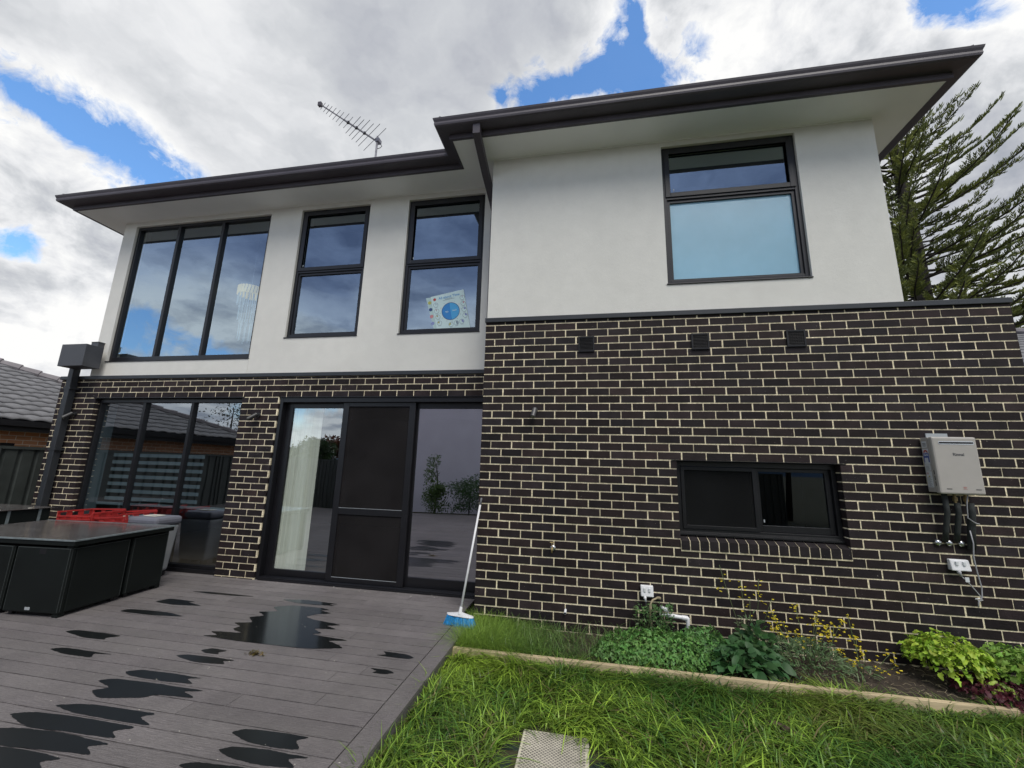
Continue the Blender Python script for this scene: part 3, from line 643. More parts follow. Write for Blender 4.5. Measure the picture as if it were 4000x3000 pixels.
# ------------------------------------------------------------------ lawn
def noise2(x, y, s, seed):
    a = seed * 12.9; return (np.sin(x * s + a) * np.cos(y * s * 1.3 - a * .7) + .6 * np.sin(x * s * 2.3 - y * s * 1.7 + a * 1.9) + .4 * np.cos(x * s * 4.1 + y * s * 3.7 + a)) / 2
def lawn(n, x0, x1, y0, y1, Lr, Wr, z=-.135):
    x = rnd(x0, x1, n); y = rnd(y0, y1, n)
    cx, cy = x, y
    keep = ~((x > .735) & (x < 1.205) & (y < -1.52) & (y > -2.0)); keep &= ~((x - .98) ** 2 + (y + 1.88) ** 2 < .125)
    bare = ((x - 3.45) / .16) ** 2 + ((y + .86) / .10) ** 2; keep &= (bare > 1) | (RNG.random(n) < .25)
    bare2 = ((x - 1.95) / .12) ** 2 + ((y + 1.35) / .08) ** 2; keep &= (bare2 > 1) | (RNG.random(n) < .35)
    x, y = x[keep], y[keep]; n = len(x); t = noise2(x, y, 5.5, 1); g_ = noise2(x, y, 2.1, 4)
    L = rnd(*Lr, n) * (1 + .38 * t); L *= np.where((y > -.95), 1.12, 1.0); Wd = rnd(*Wr, n) * (1 + .3 * g_)
    az = np.arctan2(np.cos(x * 3.1 + y * 5), np.sin(x * 4.7 - y * 2.3)) + RNG.normal(0, 1.5, n)
    v, f, k = blades(np.c_[x, y, np.full(n, z)], L, Wd, rnd(.10, .55, n), rnd(.4, 1.7, n), az)
    mixv = np.clip(.5 + .55 * g_ + RNG.normal(0, .22, n) + .25 * np.clip(.9 - x, -1, 1), 0, 1)[:, None]
    c = (1 - mixv) * np.array([.060, .150, .028]) + mixv * np.array([.30, .44, .055]); c *= (rnd(.35, 1.0, n) + .85 * (RNG.random(n) < .35))[:, None]
    dry = RNG.random(n) < .035; c[dry] = np.array([.25, .21, .10]) * rnd(.6, 1.2, dry.sum())[:, None]
    yl = (bare_f := np.exp(-(((x - 3.0) / .45) ** 2 + ((y + 1.0) / .16) ** 2)))[:, None] * .6; c = c * (1 - yl) + yl * np.array([.20, .20, .075])
    return v, f, tile_cols(c, k)
parts = [lawn(27000, .035, 5.3, -2.7, -.775, (.08, .19), (.007, .0135)), lawn(14000, .035, 5.3, -2.7, -.775, (.04, .09), (.005, .009)), lawn(4500, 5.3, 7.4, -2.7, -.1, (.08, .17), (.007, .012)), lawn(9000, .045, 7.4, -8.6, -2.7, (.10, .20), (.008, .014)), lawn(1500, .022, .13, -3.2, -.78, (.14, .24), (.006, .011)), lawn(6500, .03, 5.0, -.86, -.772, (.12, .215), (.006, .0105))]
v, f, c = merge(parts); tag(np_mesh('lawn_grass', v, f, M['grass'], cols=c), 'long lush green lawn grass with curling blades beside the deck', 'grass', kind='stuff')
# finer tufted grass spilling over the corner of the bed beside the deck
n = 7000; x = np.abs(RNG.normal(0, .46, n)) + .01; y = rnd(-.70, -.02, n); y[: n // 3] = rnd(-.70, -.40, n // 3); k_ = x < 1.45; x, y = x[k_], y[k_]; n = len(x)
fade = np.clip(1.15 - x * .6, .35, 1); v, f, k = blades(np.c_[x, y, np.full(n, -.075)], rnd(.10, .27, n) * fade, rnd(.0018, .0036, n), rnd(.1, .6, n), rnd(.2, 1.2, n), seg=5)
m_ = np.clip(1 - x * 1.0 + RNG.normal(0, .2, n), 0, 1)[:, None]; c = ((1 - m_) * np.array([.075, .17, .04]) + m_ * np.array([.26, .40, .06])) * rnd(.6, 1.35, n)[:, None]
tag(np_mesh('tufted_grass', v, f, M['grass'], cols=tile_cols(c, k)), 'fine pale green tufts of grass in the corner of the bed behind the broom head', 'grass', kind='stuff')
n = 900; x = rnd(.45, 1.7, n); y = rnd(-.70, -.05, n); v, f, k = blades(np.c_[x, y, np.full(n, -.075)], rnd(.08, .24, n), rnd(.003, .007, n), rnd(.05, .6, n), rnd(.1, .9, n), seg=5)
tag(np_mesh('weedy_grass', v, f, M['grass'], cols=tile_cols(vary((.13, .21, .06), n, .4), k)), 'sparse thin weeds and grass stalks in the soil below the white pipe stub', 'weeds', kind='stuff')

# ------------------------------------------------------------------ garden edge, plants in the bed
M['timber'] = mat('pine_sleeper', (.50, .40, .25), .75, noise=[(3, .15), (12, .12, None, (.4, 8, 8)), (60, .12, None, (.15, 6, 6))], bump=(60, .3, (.1, 5, 5)))
M['timber_side'] = M['timber']
MB().box(.022, 6.2, -.765, -.722, -.30, -.020).build('garden_edging', M['timber'], bevel=.003)
tag(bpy.data.objects['garden_edging'], 'pale pine board edging the garden bed along the lawn', 'garden edging')
def cluster_leaf(P0, n, rx, ry, h, L, W_, col, tri=False, prof=(.15, .85, 1, .7, .05), up=.6, droop=.3, fold=.2, ruffle=0, dv=.35, dome=True):
    a = rnd(0, 2 * np.pi, n); r = np.sqrt(RNG.random(n)); x = P0[0] + rx * r * np.cos(a); y = P0[1] + ry * r * np.sin(a)
    top = h * (np.sqrt(np.clip(1 - .75 * r * r, 0, 1)) if dome else 1) * (1 + .22 * noise2(x, y, 14, 3)); z = P0[2] + top * (RNG.random(n) ** .55)
    y = np.minimum(y, -.015); P = np.c_[x, y, z]; out = np.c_[np.cos(a) * r, np.sin(a) * r, np.full(n, up)] + RNG.normal(0, .45, (n, 3))
    c = vary(col, n, dv); c *= (.65 + .5 * np.clip((z - P0[2]) / h, 0, 1.2))[:, None] ** .0
    if tri:
        ps = []
        ax = out / np.linalg.norm(out, axis=1, keepdims=True); s = np.cross(ax, RNG.normal(0, 1, (n, 3))); s /= np.linalg.norm(s, axis=1, keepdims=True); q = np.cross(ax, s)
        for ang in (0, 2.1, 4.2):
            d = s * math.cos(ang) + q * math.sin(ang) + ax * .25; v, f, k = leaves(P, d, ax, L(n), W_(n), prof, fold, droop, ruffle); ps.append((v, f, tile_cols(c, k)))
        return merge(ps)
    v, f, k = leaves(P, out, RNG.normal(0, .4, (n, 3)) + np.array([0, -.3, 1]), L(n), W_(n), prof, fold, droop, ruffle); return v, f, tile_cols(c, k)
def plant(name, label, cat, loc, group=None): return thing(name, label, cat, loc, group)
def stems(name, pts_list, r, m, parent):
    mb = MB()
    for p in pts_list: mb.tube(p, r, 5)
    return mb.build(name, m, parent, smooth=True)
SZ = -.075
def basal(x0, y0, rx, ry, h, n):
    o = []
    for i in range(n):
        a = random.uniform(0, 6.28); r = random.random() ** .5; tx, ty = x0 + rx * r * math.cos(a), min(y0 + ry * r * math.sin(a), -.02); z = SZ + h * random.uniform(.4, .9)
        o.append([(x0 + rx * .25 * r * math.cos(a), y0 + ry * .25 * r * math.sin(a), SZ), ((tx + x0) / 2, (ty + y0) / 2, SZ + (z - SZ) * .65), (tx, ty, z)])
    return o
# low clover-leaved herb
hb = plant('leafy_herb', 'spreading clump of small round green leaves in front of the white pipe', 'herb', (1.75, -.42, SZ))
v, f, c = merge([cluster_leaf((1.78, -.42, SZ), 2600, .52, .28, .22, lambda n: rnd(.012, .024, n), lambda n: rnd(.009, .017, n), (.13, .28, .07), tri=True), cluster_leaf((2.16, -.30, SZ), 1100, .26, .22, .25, lambda n: rnd(.014, .026, n), lambda n: rnd(.007, .014, n), (.12, .26, .07), tri=True), cluster_leaf((1.42, -.52, SZ), 420, .22, .15, .12, lambda n: rnd(.012, .024, n), lambda n: rnd(.009, .017, n), (.14, .28, .08), tri=True)])
np_mesh('foliage', v, f, M['leaf'], hb, cols=c); stems('stem', basal(1.8, -.4, .5, .26, .2, 60) + basal(2.15, -.3, .22, .2, .24, 24), .0016, M['stem'], hb)
w1 = plant('climbing_weed', 'taller leafy weed growing up under the white power point', 'weed', (1.78, -.1, SZ))
v, f, c = merge([cluster_leaf((1.70, -.10, SZ + .02), 170, .07, .05, .30, lambda n: rnd(.02, .045, n), lambda n: rnd(.008, .015, n), (.10, .20, .06), dome=False), cluster_leaf((1.86, -.10, SZ + .02), 420, .12, .07, .34, lambda n: rnd(.02, .042, n), lambda n: rnd(.008, .016, n), (.09, .19, .06), dome=False)])
np_mesh('foliage', v, f, M['leaf'], w1, cols=c); stems('stem', basal(1.72, -.1, .06, .04, .3, 8) + basal(1.86, -.1, .1, .05, .34, 14), .002, M['stem'], w1)
# spinach-like rosette
sp = plant('spinach_plant', 'dark green broad leaved spinach between the small leaved herb and the yellow flowers', 'spinach', (2.45, -.4, SZ))
P_ = (.12, .62, .95, 1.0, .92, .6, .06)
v, f, c = merge([cluster_leaf((2.42, -.40, SZ), 330, .36, .27, .17, lambda n: rnd(.07, .13, n), lambda n: rnd(.045, .085, n), (.045, .115, .04), prof=P_, up=.5, droop=.5, fold=.12, ruffle=.16), cluster_leaf((2.62, -.25, SZ), 120, .16, .16, .27, lambda n: rnd(.07, .12, n), lambda n: rnd(.035, .07, n), (.055, .13, .045), prof=P_, up=.8, droop=.4, fold=.15, ruffle=.12)])
np_mesh('foliage', v, f, M['leaf'], sp, cols=c, smooth=True); stems('stem', basal(2.42, -.4, .3, .22, .16, 26), .003, M['stem'], sp)
# yellow flowering plants
def flowering(label, x0, y0, rx, ry, n_st, hts, nfol, dense, spread):
    t = plant('yellow_flower_plant', label, 'flower', (x0, y0, SZ), 'yellow flowering plants'); sl = []; fl = []; lf = []
    for i, (dx, h, nf) in enumerate(hts):
        bx, by = x0 + dx * .45, y0 + random.uniform(-.08, .08); tx, ty = x0 + dx, min(y0 + random.uniform(-.10, .14), -.03)
        p = [(bx, by, SZ), (bx + (tx - bx) * .3 + random.uniform(-.02, .02), by + (ty - by) * .4, SZ + h * .4), (bx + (tx - bx) * .75 + random.uniform(-.015, .015), by + (ty - by) * .8, SZ + h * .78), (tx, ty, SZ + h)]; sl.append(p); fl.append([])
        for k in range(nf):
            s_ = 1 - .34 * random.random() ** 1.3; zz_ = SZ + h * s_ + .01; r = .018 + .03 * (1 - s_) * 2
            q = np.array([tx + (bx - tx) * (1 - s_) * .8 + random.gauss(0, r), ty + random.gauss(0, r), zz_ + random.gauss(0, .010)]); fl[-1].append(q)
        for k in range(3): s_ = random.uniform(.35, .75); lf.append((bx + (tx - bx) * s_, by + (ty - by) * s_, SZ + h * s_))
    stems('stem', sl, .0022, M['stem'], t)
    allf = [q for grp in fl for q in grp]; random.shuffle(allf)
    def petals(P):
        P = np.array(P); n = len(P); ps = []
        for k in range(4):
            a = rnd(0, 1.2, n) + k * 1.57; d = np.c_[np.cos(a), np.sin(a), rnd(-.2, .7, n)]; v, f, kk = leaves(P, d, RNG.normal(0, 1, (n, 3)), rnd(.009, .015, n), rnd(.008, .013, n), (.3, 1, .8, .2), .1, .1); ps.append((v, f, tile_cols(vary((.85, .70, .06), n, .2, .05), kk)))
        return merge(ps)
    for q in allf[:100]: v, f, c = petals([q]); np_mesh('flower', v, f, M['petal'], t, cols=c)
    if len(allf) > 100: v, f, c = petals(allf[100:]); np_mesh('flowers', v, f, M['petal'], t, cols=c)['kind'] = 'stuff'
    v, f, c = cluster_leaf((x0, y0, SZ), nfol, rx, ry, dense, lambda n: rnd(.03, .075, n), lambda n: rnd(.006, .016, n), (.13, .20, .09), prof=(.2, 1, .5, 1, .4, .8, .1), up=.9, droop=.45, fold=.1)
    lf = np.array(lf); nl = len(lf); v2, f2, k2 = leaves(lf, RNG.normal(0, 1, (nl, 3)) * [1, 1, .4] + [0, 0, .3], RNG.normal(0, .3, (nl, 3)) + [0, 0, 1], rnd(.02, .05, nl), rnd(.005, .01, nl)); 
    v, f, c = merge([(v, f, c), (v2, f2, tile_cols(vary((.09, .13, .06), nl), k2))]); np_mesh('foliage', v, f, M['leaf'], t, cols=c)
flowering('thin tall yellow flowered stems leaning left beside the dark spinach', 2.62, -.18, .10, .10, 4, [(-.19, .74, 9), (-.02, .62, 8), (.09, .67, 12), (.02, .50, 5), (.17, .52, 7)], 110, .38, .1)
flowering('bushy grey green plant covered in yellow flowers, widest of the flowering clump', 2.98, -.34, .30, .26, 12, [(-.21, .42, 16), (-.17, .36, 10), (.02, .47, 12), (.10, .41, 16), (.16, .44, 18), (.25, .43, 16), (.20, .36, 22), (.29, .34, 16), (-.05, .28, 14), (-.17, .27, 12), (.10, .22, 10), (-.10, .31, 8)], 900, .24, .3)
flowering('straggly yellow flowers at the right end of the clump by bare soil', 3.38, -.34, .09, .10, 7, [(-.03, .47, 9), (.05, .27, 18), (.02, .20, 14), (-.08, .14, 14), (.12, .10, 6), (.26, .17, 10), (.24, .12, 6), (-.04, .08, 8)], 60, .10, .1)
# lettuces
def lettuce(label, x, y, r, h, n, col, L=(.07, .12), cut=1.0):
    t = plant('lettuce', label, 'lettuce', (x, y, SZ), 'lettuces at the end of the bed'); ps = []
    for k in range(3):
        m = n // 3; a = rnd(0, 6.28, m); rr = np.sqrt(RNG.random(m)); P = np.c_[x + r * rr * np.cos(a), np.minimum(y + r * rr * np.sin(a), -.02), SZ + h * (.35 + .65 * np.sqrt(np.clip(1 - rr * rr * .8, 0, 1))) * rnd(.45, 1, m)]
        d = np.c_[np.cos(a) * rr, np.sin(a) * rr, np.full(m, .55)] + RNG.normal(0, .35, (m, 3)); v, f, kk = leaves(P, d, np.array([0, 0, 1.]) + RNG.normal(0, .5, (m, 3)), rnd(*L, m), rnd(L[0] * .7, L[1] * .8, m), (.25, .8, .7, 1.1, .9, 1.15, .8, .5, .15), .25, .7, .55)
        ps.append((v, f, tile_cols(vary(col, m, .35), kk)))
    v, f, c = merge(ps); np_mesh('leaves', v, f, M['leaf'], t, cols=c)
    return t
lettuce('bright lime green frilly lettuce against the brick wall, tallest of the lettuces', 4.06, -.26, .25, .36, 620, (.34, .50, .055), (.035, .065))
lettuce('mid green loose lettuce at the right edge beside the lime green one', 4.55, -.28, .26, .30, 520, (.20, .34, .06), (.04, .075))
lettuce('dark red frilly lettuce lying low in front of the green lettuces', 4.20, -.52, .25, .13, 330, (.075, .014, .024), (.03, .055))
lettuce('small pale green lettuce seedling sprouting among the red leaves', 4.17, -.56, .055, .17, 40, (.30, .40, .07), (.035, .06))
lettuce('green young lettuce at the far right end of the board edging', 4.80, -.50, .2, .2, 200, (.28, .42, .07), (.04, .07))
# litter of straw and clods on the bare soil
mb = MB()
for i in range(150):
    x, y = random.uniform(2.9, 4.3), random.uniform(-.70, -.05); a = random.uniform(0, 3.14); L = random.uniform(.02, .10); mb.tube([(x, y, SZ + .018), (x + L * .5 * math.cos(a), y + L * .5 * math.sin(a), SZ + .026), (x + L * math.cos(a + .5), y + L * math.sin(a + .5), SZ + .017)], .0013, 4)
for i in range(120):
    x, y, r = random.uniform(.6, 5), random.uniform(-.7, -.03), random.uniform(.004, .012); mb.poly([(x + r * math.cos(k), y + r * math.sin(k), SZ + .022 + random.uniform(-.004, .008)) for k in (0, 1.5, 2.9, 4.6)])
M['straw'] = mat('dry_straw', (.30, .25, .16), .9, noise=(9, .5))
tag(mb.build('dry_litter', M['straw']), 'dry roots, straw and chips lying on the bare soil', 'litter', kind='stuff')
lg = thing('leaf_clump', 'small yellow brown clump of wet leaves lying on the deck boards', 'leaves', (-1.444, -1.32, 0))
n = 60; v, f, k = leaves(np.c_[RNG.normal(-1.444, .030, n), RNG.normal(-1.32, .012, n), rnd(.003, .022, n)], np.c_[RNG.normal(0, 1, n), RNG.normal(0, .6, n), RNG.normal(.1, .2, n)], RNG.normal(0, .4, (n, 3)) + [0, 0, 1], rnd(.02, .05, n), rnd(.006, .012, n))
np_mesh('leaf_pile', v, f, M['leaf'], lg, cols=tile_cols(vary((.13, .10, .03), n, .6), k))
mb = MB()
for i in range(80):
    x, y, r, a = random.uniform(-3.4, -.05), random.uniform(-2.6, .4), random.uniform(.0015, .005), random.uniform(0, 6); mb.poly([(x + r * math.cos(a + k) * 1.4, y + r * math.sin(a + k) * .8, .0025) for k in (0, 1.4, 3, 4.7)])
tag(mb.build('deck_specks', M['chip']), 'pale seeds and specks scattered over the deck boards', 'debris', kind='stuff')
# rotten stick in the lawn
sk = MB(); sk.tube([(2.36, -1.13, -.10), (2.40, -1.20, -.085), (2.50, -1.27, -.10), (2.58, -1.31, -.115)], [.012, .022, .026, .012], 7)
M['rot'] = mat('rotten_wood', (.14, .10, .065), .9, noise=[(20, .6), (60, .5, (.02, .02, .015))], bump=(40, .9)); tag(sk.build('rotten_stick', M['rot'], smooth=True), 'broken piece of brown rotten wood lying in the lawn grass', 'stick')
# inspection lid
lid = thing('drain_cover', 'square pale plastic inspection lid with diamond tread set in a dark ring in the grass', 'drain cover', (.97, -1.62, -.15))
M['lid'] = mat('pale_plastic_lid', (.58, .54, .44), .55, noise=[(5, .18), (40, .1)]); M['liddark'] = mat('worn_tread', (.20, .185, .165), .7, noise=(9, .3)); M['ring'] = mat('green_black_ring', (.030, .045, .040), .55, noise=(6, .3), bump=(30, .5))
MB().box(.772, 1.186, -1.965, -1.55, -.20, -.122).build('cover', M['lid'], lid, bevel=.004)
mb = MB(); st = .0250
for i in range(-1, 32):
    for j in range(-1, 32):
        cx = .782 + (i + (j % 2) * .5) * st; cy = -1.955 + j * st * .5; 
        if .790 < cx < 1.168 and -1.950 < cy < -1.565: mb.poly([(cx - .0093, cy, -.1215), (cx, cy - .0093, -.1215), (cx + .0093, cy, -.1215), (cx, cy + .0093, -.1215)])
mb.build('tread_pattern', M['liddark'], lid)
mb = MB(); mb.tube([(.98, -1.88, -.22), (.98, -1.88, -.134)], .36, 40); mb.build('ring', M['ring'], lid)
mb = MB()
for i in range(90):
    a = random.uniform(0, 6.28); r = .36 * random.random() ** .5; x, y = .98 + r * math.cos(a), -1.88 + r * math.sin(a); b = (i % 2) * 1.57 + .78
    if .75 < x < 1.2 and y > -1.98: continue
    mb.box(-.016, .016, -.004, .004, 0, .004, mtx=Matrix.Translation((x, y, -.1342)) @ Matrix.Rotation(b, 4, 'Z'))
mb.build('ring_tread', M['ring'], lid)

# ------------------------------------------------------------------ things on the deck
M['pvc'] = mat('dark_woven_panel', (.006, .0085, .008), .6, noise=[(3, .2), (160, .3)], bump=[(260, .4)], spec=.22)
M['smoked'] = mat('smoked_glass_top', (.075, .068, .066), .15, noise=[(2, .4), (7, .5, (.17, .16, .155)), (60, .3)], spec=.8, bump=(2.5, .02))
M['rimlight'] = mat('dusty_edge', (.16, .19, .20), .6, noise=(20, .3))
RT = Matrix.Translation((-3.80, -1.135, 0)) @ Matrix.Rotation(R(4.9), 4, 'Z')      # local: x to the left is -x, y towards the house
def rbox(x0, x1, y0, y1, z0, z1, m, name, parent, bevel=.006):
    return MB().box(x0, x1, y0, y1, z0, z1, mtx=RT).build(name, m, parent, bevel=bevel)
M['seam_highlight'] = mat('stitching_highlight', (.055, .065, .065), .7, noise=(120, .6))
tb = thing('patio_table', 'low square outdoor table with a dusty smoked glass top, chairs tucked under it', 'table', tuple(RT @ Vector((-.8, .5, 0))))
rbox(-1.75, .035, -.015, 1.085, .700, .709, M['smoked'], 'glass_top', tb, .002); rbox(-1.755, .030, -.010, 1.08, .652, .6985, M['pvc'], 'table_rim', tb)
mb = MB().box(.018, .0385, -.018, 1.088, .6975, .7115, mtx=RT); mb.box(-1.76, .018, -.0185, -.006, .6975, .7115, mtx=RT); mb.box(-1.76, .018, 1.076, 1.0885, .6975, .7115, mtx=RT); mb.build('glass_edge', M['rimlight'], tb)
for x, y in ((-.04, .04), (-.04, 1.03), (-1.7, 1.03)): rbox(x - .03, x + .03, y - .03, y + .03, .0, .65, M['pvc'], 'leg', tb)
def tucked(label, x0, x1, y0, y1, slot_side, first=False):
    ch = thing('tucked_chair', label, 'chair', tuple(RT @ Vector(((x0 + x1) / 2, (y0 + y1) / 2, 0))), 'box chairs tucked under the patio table')
    t_ = .05
    if slot_side == 'x':       # back towards the lawn side
        rbox(x1 - t_, x1, y0, y1, .035, .632, M['pvc'], 'backrest', ch, .012); rbox(x0, x1 - t_ - .001, y0 + .001, y0 + t_, .035, .631, M['pvc'], 'armrest', ch, .012); rbox(x0, x1 - t_ - .001, y1 - t_, y1 - .001, .035, .631, M['pvc'], 'armrest', ch, .012)
        rbox(x0 + .01, x1 - t_ - .002, y0 + t_ + .001, y1 - t_ - .001, .05, .36, M['pvc'], 'seat', ch)
    else:
        rbox(x0, x1, y0, y0 + t_, .035, .632, M['pvc'], 'backrest', ch, .012); rbox(x0 + .001, x0 + t_, y0 + t_ + .001, y1, .035, .631, M['pvc'], 'armrest', ch, .012); rbox(x1 - t_, x1 - .001, y0 + t_ + .001, y1, .035, .631, M['pvc'], 'armrest', ch, .012)
        rbox(x0 + t_ + .001, x1 - t_ - .001, y0 + t_ + .002, y1 - .01, .05, .36, M['pvc'], 'seat', ch)
        rbox((x0 + x1) / 2 - .045, (x0 + x1) / 2 + .03, y0 - .0008, y0 + .004, .568, .617, M['vent'], 'handle_hole', ch, 0)
    w_ = .0025
    if slot_side == 'y':
        for xx in (x0 + .012, x1 - .012): rbox(xx - w_ / 2, xx + w_ / 2, y0 - .001, y0 + .002, .05, .62, M['seam_highlight'], 'seam_highlight', ch, 0)
        rbox(x0 + .01, x1 - .01, y0 - .001, y0 + .002, .6225, .626, M['seam_highlight'], 'seam_highlight', ch, 0)  # pale top strip stands in for the highlight line under the rim
    for yy in (y0 + .014, y1 - .012): rbox(x1 - .002, x1 + .001, yy - w_ / 2, yy + w_ / 2, .05, .62, M['seam_highlight'], 'seam_highlight', ch, 0)
    rbox(x1 - .002, x1 + .001, y0 + .012, y1 - .012, .6225, .6255, M['seam_highlight'], 'seam_highlight', ch, 0)  # same painted highlight along the top of the side panel
    for a, b in ((x0 + .05, y0 + .05), (x1 - .05, y0 + .05), (x1 - .05, y1 - .05), (x0 + .05, y1 - .05)): rbox(a - .018, a + .018, b - .018, b + .018, 0, .035, M['vent'], 'foot', ch, 0)
    return ch
c1 = tucked('box chair under the near corner of the patio table with a white tag', -.605, .0, .0, .585, 'y')
rbox(-.36, -.305, -.0035, -.0005, .060, .085, M['blindrail'], 'tag', c1, 0)
tucked('box chair tucked under the far end of the patio table beside the cool box', -.50, -.004, .625, 1.06, 'x'); tucked('box chair tucked at the left, cut by the edge of the photo', -1.23, -.645, .0, .585, 'y')
# second, higher dark table behind at the left
t2 = thing('side_table', 'taller dark glass topped table at the left edge, behind the low patio table', 'table', (-6.9, -.2, 0))
RT0 = RT; RT = Matrix.Identity(4)
rbox(-7.6, -6.30, -1.0, .26, .792, .802, M['smoked'], 'glass_top', t2, .002); rbox(-7.55, -6.33, -.97, .235, .05, .7905, M['pvc'], 'body', t2)
for y in (-.55, -.22, .1): rbox(-6.329, -6.322, y, y + .03, .55, .79, M['rimlight'], 'corner_strip', t2, 0)
for y in (-.62, -.30, .02): MB().tube([(-6.36, y, .803), (-6.36, y, .806)], .022, 12).build('suction_pad', M['chip'], t2)
RT = RT0
# red crates
M['crate'] = mat('red_plastic_crate', (.36, .026, .024), .45, noise=[(4, .2), (30, .12)], spec=.5)
def crate(label, x, y, z, w, d, h, rot, tilt, low):
    t = thing('crate', label, 'crate', (x, y, z), 'red plastic crates behind the patio table'); T = Matrix.Translation((x, y, z)) @ Matrix.Rotation(R(rot), 4, 'Z') @ Matrix.Rotation(R(tilt), 4, 'Y')
    def side(mb, horizontal, at, hh, lo, hi):
        def B(a, b, z0, z1, th=.008):
            if horizontal: mb.box(a, b, at - th / 2, at + th / 2, z0, z1, mtx=T)
            else: mb.box(at - th / 2, at + th / 2, a, b, z0, z1, mtx=T)
        q_ = min(hh * .5, .075); B(lo, hi, .0, q_); B(lo, hi, hh - .020, hh, .024); B(lo, hi, q_ - .008, q_ + .004, .016)
        n = 3
        for k in range(n + 1): p = lo + (hi - lo) * k / n; B(max(lo, p - .032), min(hi, p + .032), q_ + .004, hh - .020, .010)
    names = (('front_side', True, -d / 2, low), ('back_side', True, d / 2, h), ('end_side', False, -w / 2, h), ('end_side', False, w / 2, h * .9))
    for nm, hz, at, hh in names:
        mb = MB(); lo, hi = (-w / 2 + .012, w / 2 - .012) if hz else (-d / 2 + .0, d / 2 - .0); side(mb, hz, at, hh, lo, hi); mb.build(nm, M['crate'], t, bevel=.002)
    MB().box(-w / 2, w / 2, -d / 2, d / 2, -.006, .0, mtx=T).build('base', M['crate'], t)
crate('red open plastic crate nearest the left brick pier, on the dark bench', -5.48, .16, .655, .58, .40, .150, 0, -2, .095)
crate('red open plastic crate beside the grey cool box, on the dark bench', -4.98, .20, .635, .56, .40, .165, 0, -5, .115)
bn = thing('bench', 'dark low bench behind the patio table carrying the red crates', 'bench', (-5.25, .2, 0))
MB().box(-5.82, -4.84, .02, .40, .585, .632).build('seat', M['pvc'], bn, bevel=.004)
for x, y in ((-5.78, .05), (-4.90, .05), (-4.90, .35), (-5.78, .35)): MB().box(x - .025, x + .025, y - .025, y + .025, 0, .585).build('leg', M['pvc'], bn)
# cool box
M['cool'] = mat('grey_rotomould', (.23, .24, .25), .6, noise=(6, .1), bump=(90, .2)); M['coollid'] = mat('blue_grey_lid', (.14, .145, .175), .55, noise=(6, .12), bump=(90, .25))
cb = thing('cool_box', 'tall grey cool box with a blue grey lid and pale handle behind the patio table', 'cool box', (-4.4, .22, 0))
def taper(x0, x1, y0, y1, z0, z1, ins, m, nm, bev):
    mb = MB(); mb.box(x0, x1, y0, y1, z0, z1)
    for k in range(4): x, y, z = mb.v[k]; mb.v[k] = (x + (ins if x == x0 else -ins), y + (ins if y == y0 else -ins), z)
    return mb.build(nm, m, cb, bevel=bev)
taper(-4.80, -4.275, .05, .385, .075, .655, .035, M['cool'], 'body', .03); taper(-4.815, -4.260, .035, .40, .662, .765, .0, M['coollid'], 'lid', .035)
hd = MB(); bars(hd, 0, .2, 0, .13, 0, .01, .03); hd.v = [(-4.62 + x, .15 + z, .766 + y) for x, y, z in hd.v]; hd.build('handle', M['chip'], cb, bevel=.003)
MB().box(-4.795, -4.775, .030, .10, .668, .772).build('latch', M['chip'], cb, bevel=.004)
for x in (-4.72, -4.36): MB().tube([(x - .02, .30, .045), (x + .02, .30, .045)], .045, 14).build('wheel', M['vent'], cb, smooth=True)
for x in (-4.72, -4.34): MB().box(x - .03, x + .03, .08, .13, .0, .08).build('foot', M['vent'], cb)
# broom
M['white'] = mat('white_plastic', (.74, .74, .76), .35, noise=(9, .06)); M['bristle'] = mat('blue_bristle', (.02, .27, .62), .5, noise=[(60, .35), (8, .2, (.10, .55, .80))]); M['grip'] = mat('grey_grip', (.14, .14, .15), .6)
br = thing('broom', 'white handled broom with blue bristles leaning against the brick corner', 'broom', (-.06, -.34, 0))
A_ = Vector((-.052, -.330, .125)); B_ = Vector((.035, -.012, 1.19)); ax = (B_ - A_).normalized()
MB().tube([A_, B_ - ax * .075], .0115, 12).build('handle', M['white'], br, smooth=True); MB().tube([B_ - ax * .075, B_ - ax * .01, B_], [.0135, .012, .008], 12).build('hanging_grip', M['grip'], br, smooth=True)
hdir = Vector((.98, -.17, 0)).normalized(); nrm = Vector((.17, .98, 0)).normalized()
mb = MB(); ring = []
for k in range(13):
    t = -1 + k / 6; w = .028 * math.sqrt(max(0.02, 1 - (abs(t) ** 4))); h = .013 + .022 * (1 - abs(t)) ** 1.5; c = A_ + hdir * (t * .145) - Vector((0, 0, .035)); ring.append([c + nrm * w * -1, c + nrm * w, c + nrm * w * .6 + Vector((0, 0, h)), c - nrm * w * .6 + Vector((0, 0, h))])
for a, b in zip(ring, ring[1:]):
    for j in range(4): mb.quad(a[j], a[(j + 1) % 4], b[(j + 1) % 4], b[j])
mb.poly(ring[0]); mb.poly(ring[-1][::-1]); mb.tube([A_ - ax * .02, A_ + ax * .045], [.021, .014], 12); mb.build('head', M['white'], br, bevel=.002)
mb = MB()
for i in range(900):
    t = random.uniform(-1, 1); s_ = random.uniform(-1, 1); p = A_ + hdir * (t * .135) + nrm * (s_ * .020) - Vector((0, 0, .036)); q = p + hdir * (t * .026 + random.gauss(0, .006)) + nrm * (s_ * .022 + random.gauss(0, .008)) - Vector((0, 0, random.uniform(.075, .086))); q.z = max(q.z, .003); mb.tube([p, (p + q) / 2 + Vector((random.gauss(0, .002), random.gauss(0, .003), 0)), q], .0016, 3, caps=False)
mb.build('bristles', M['bristle'], br)

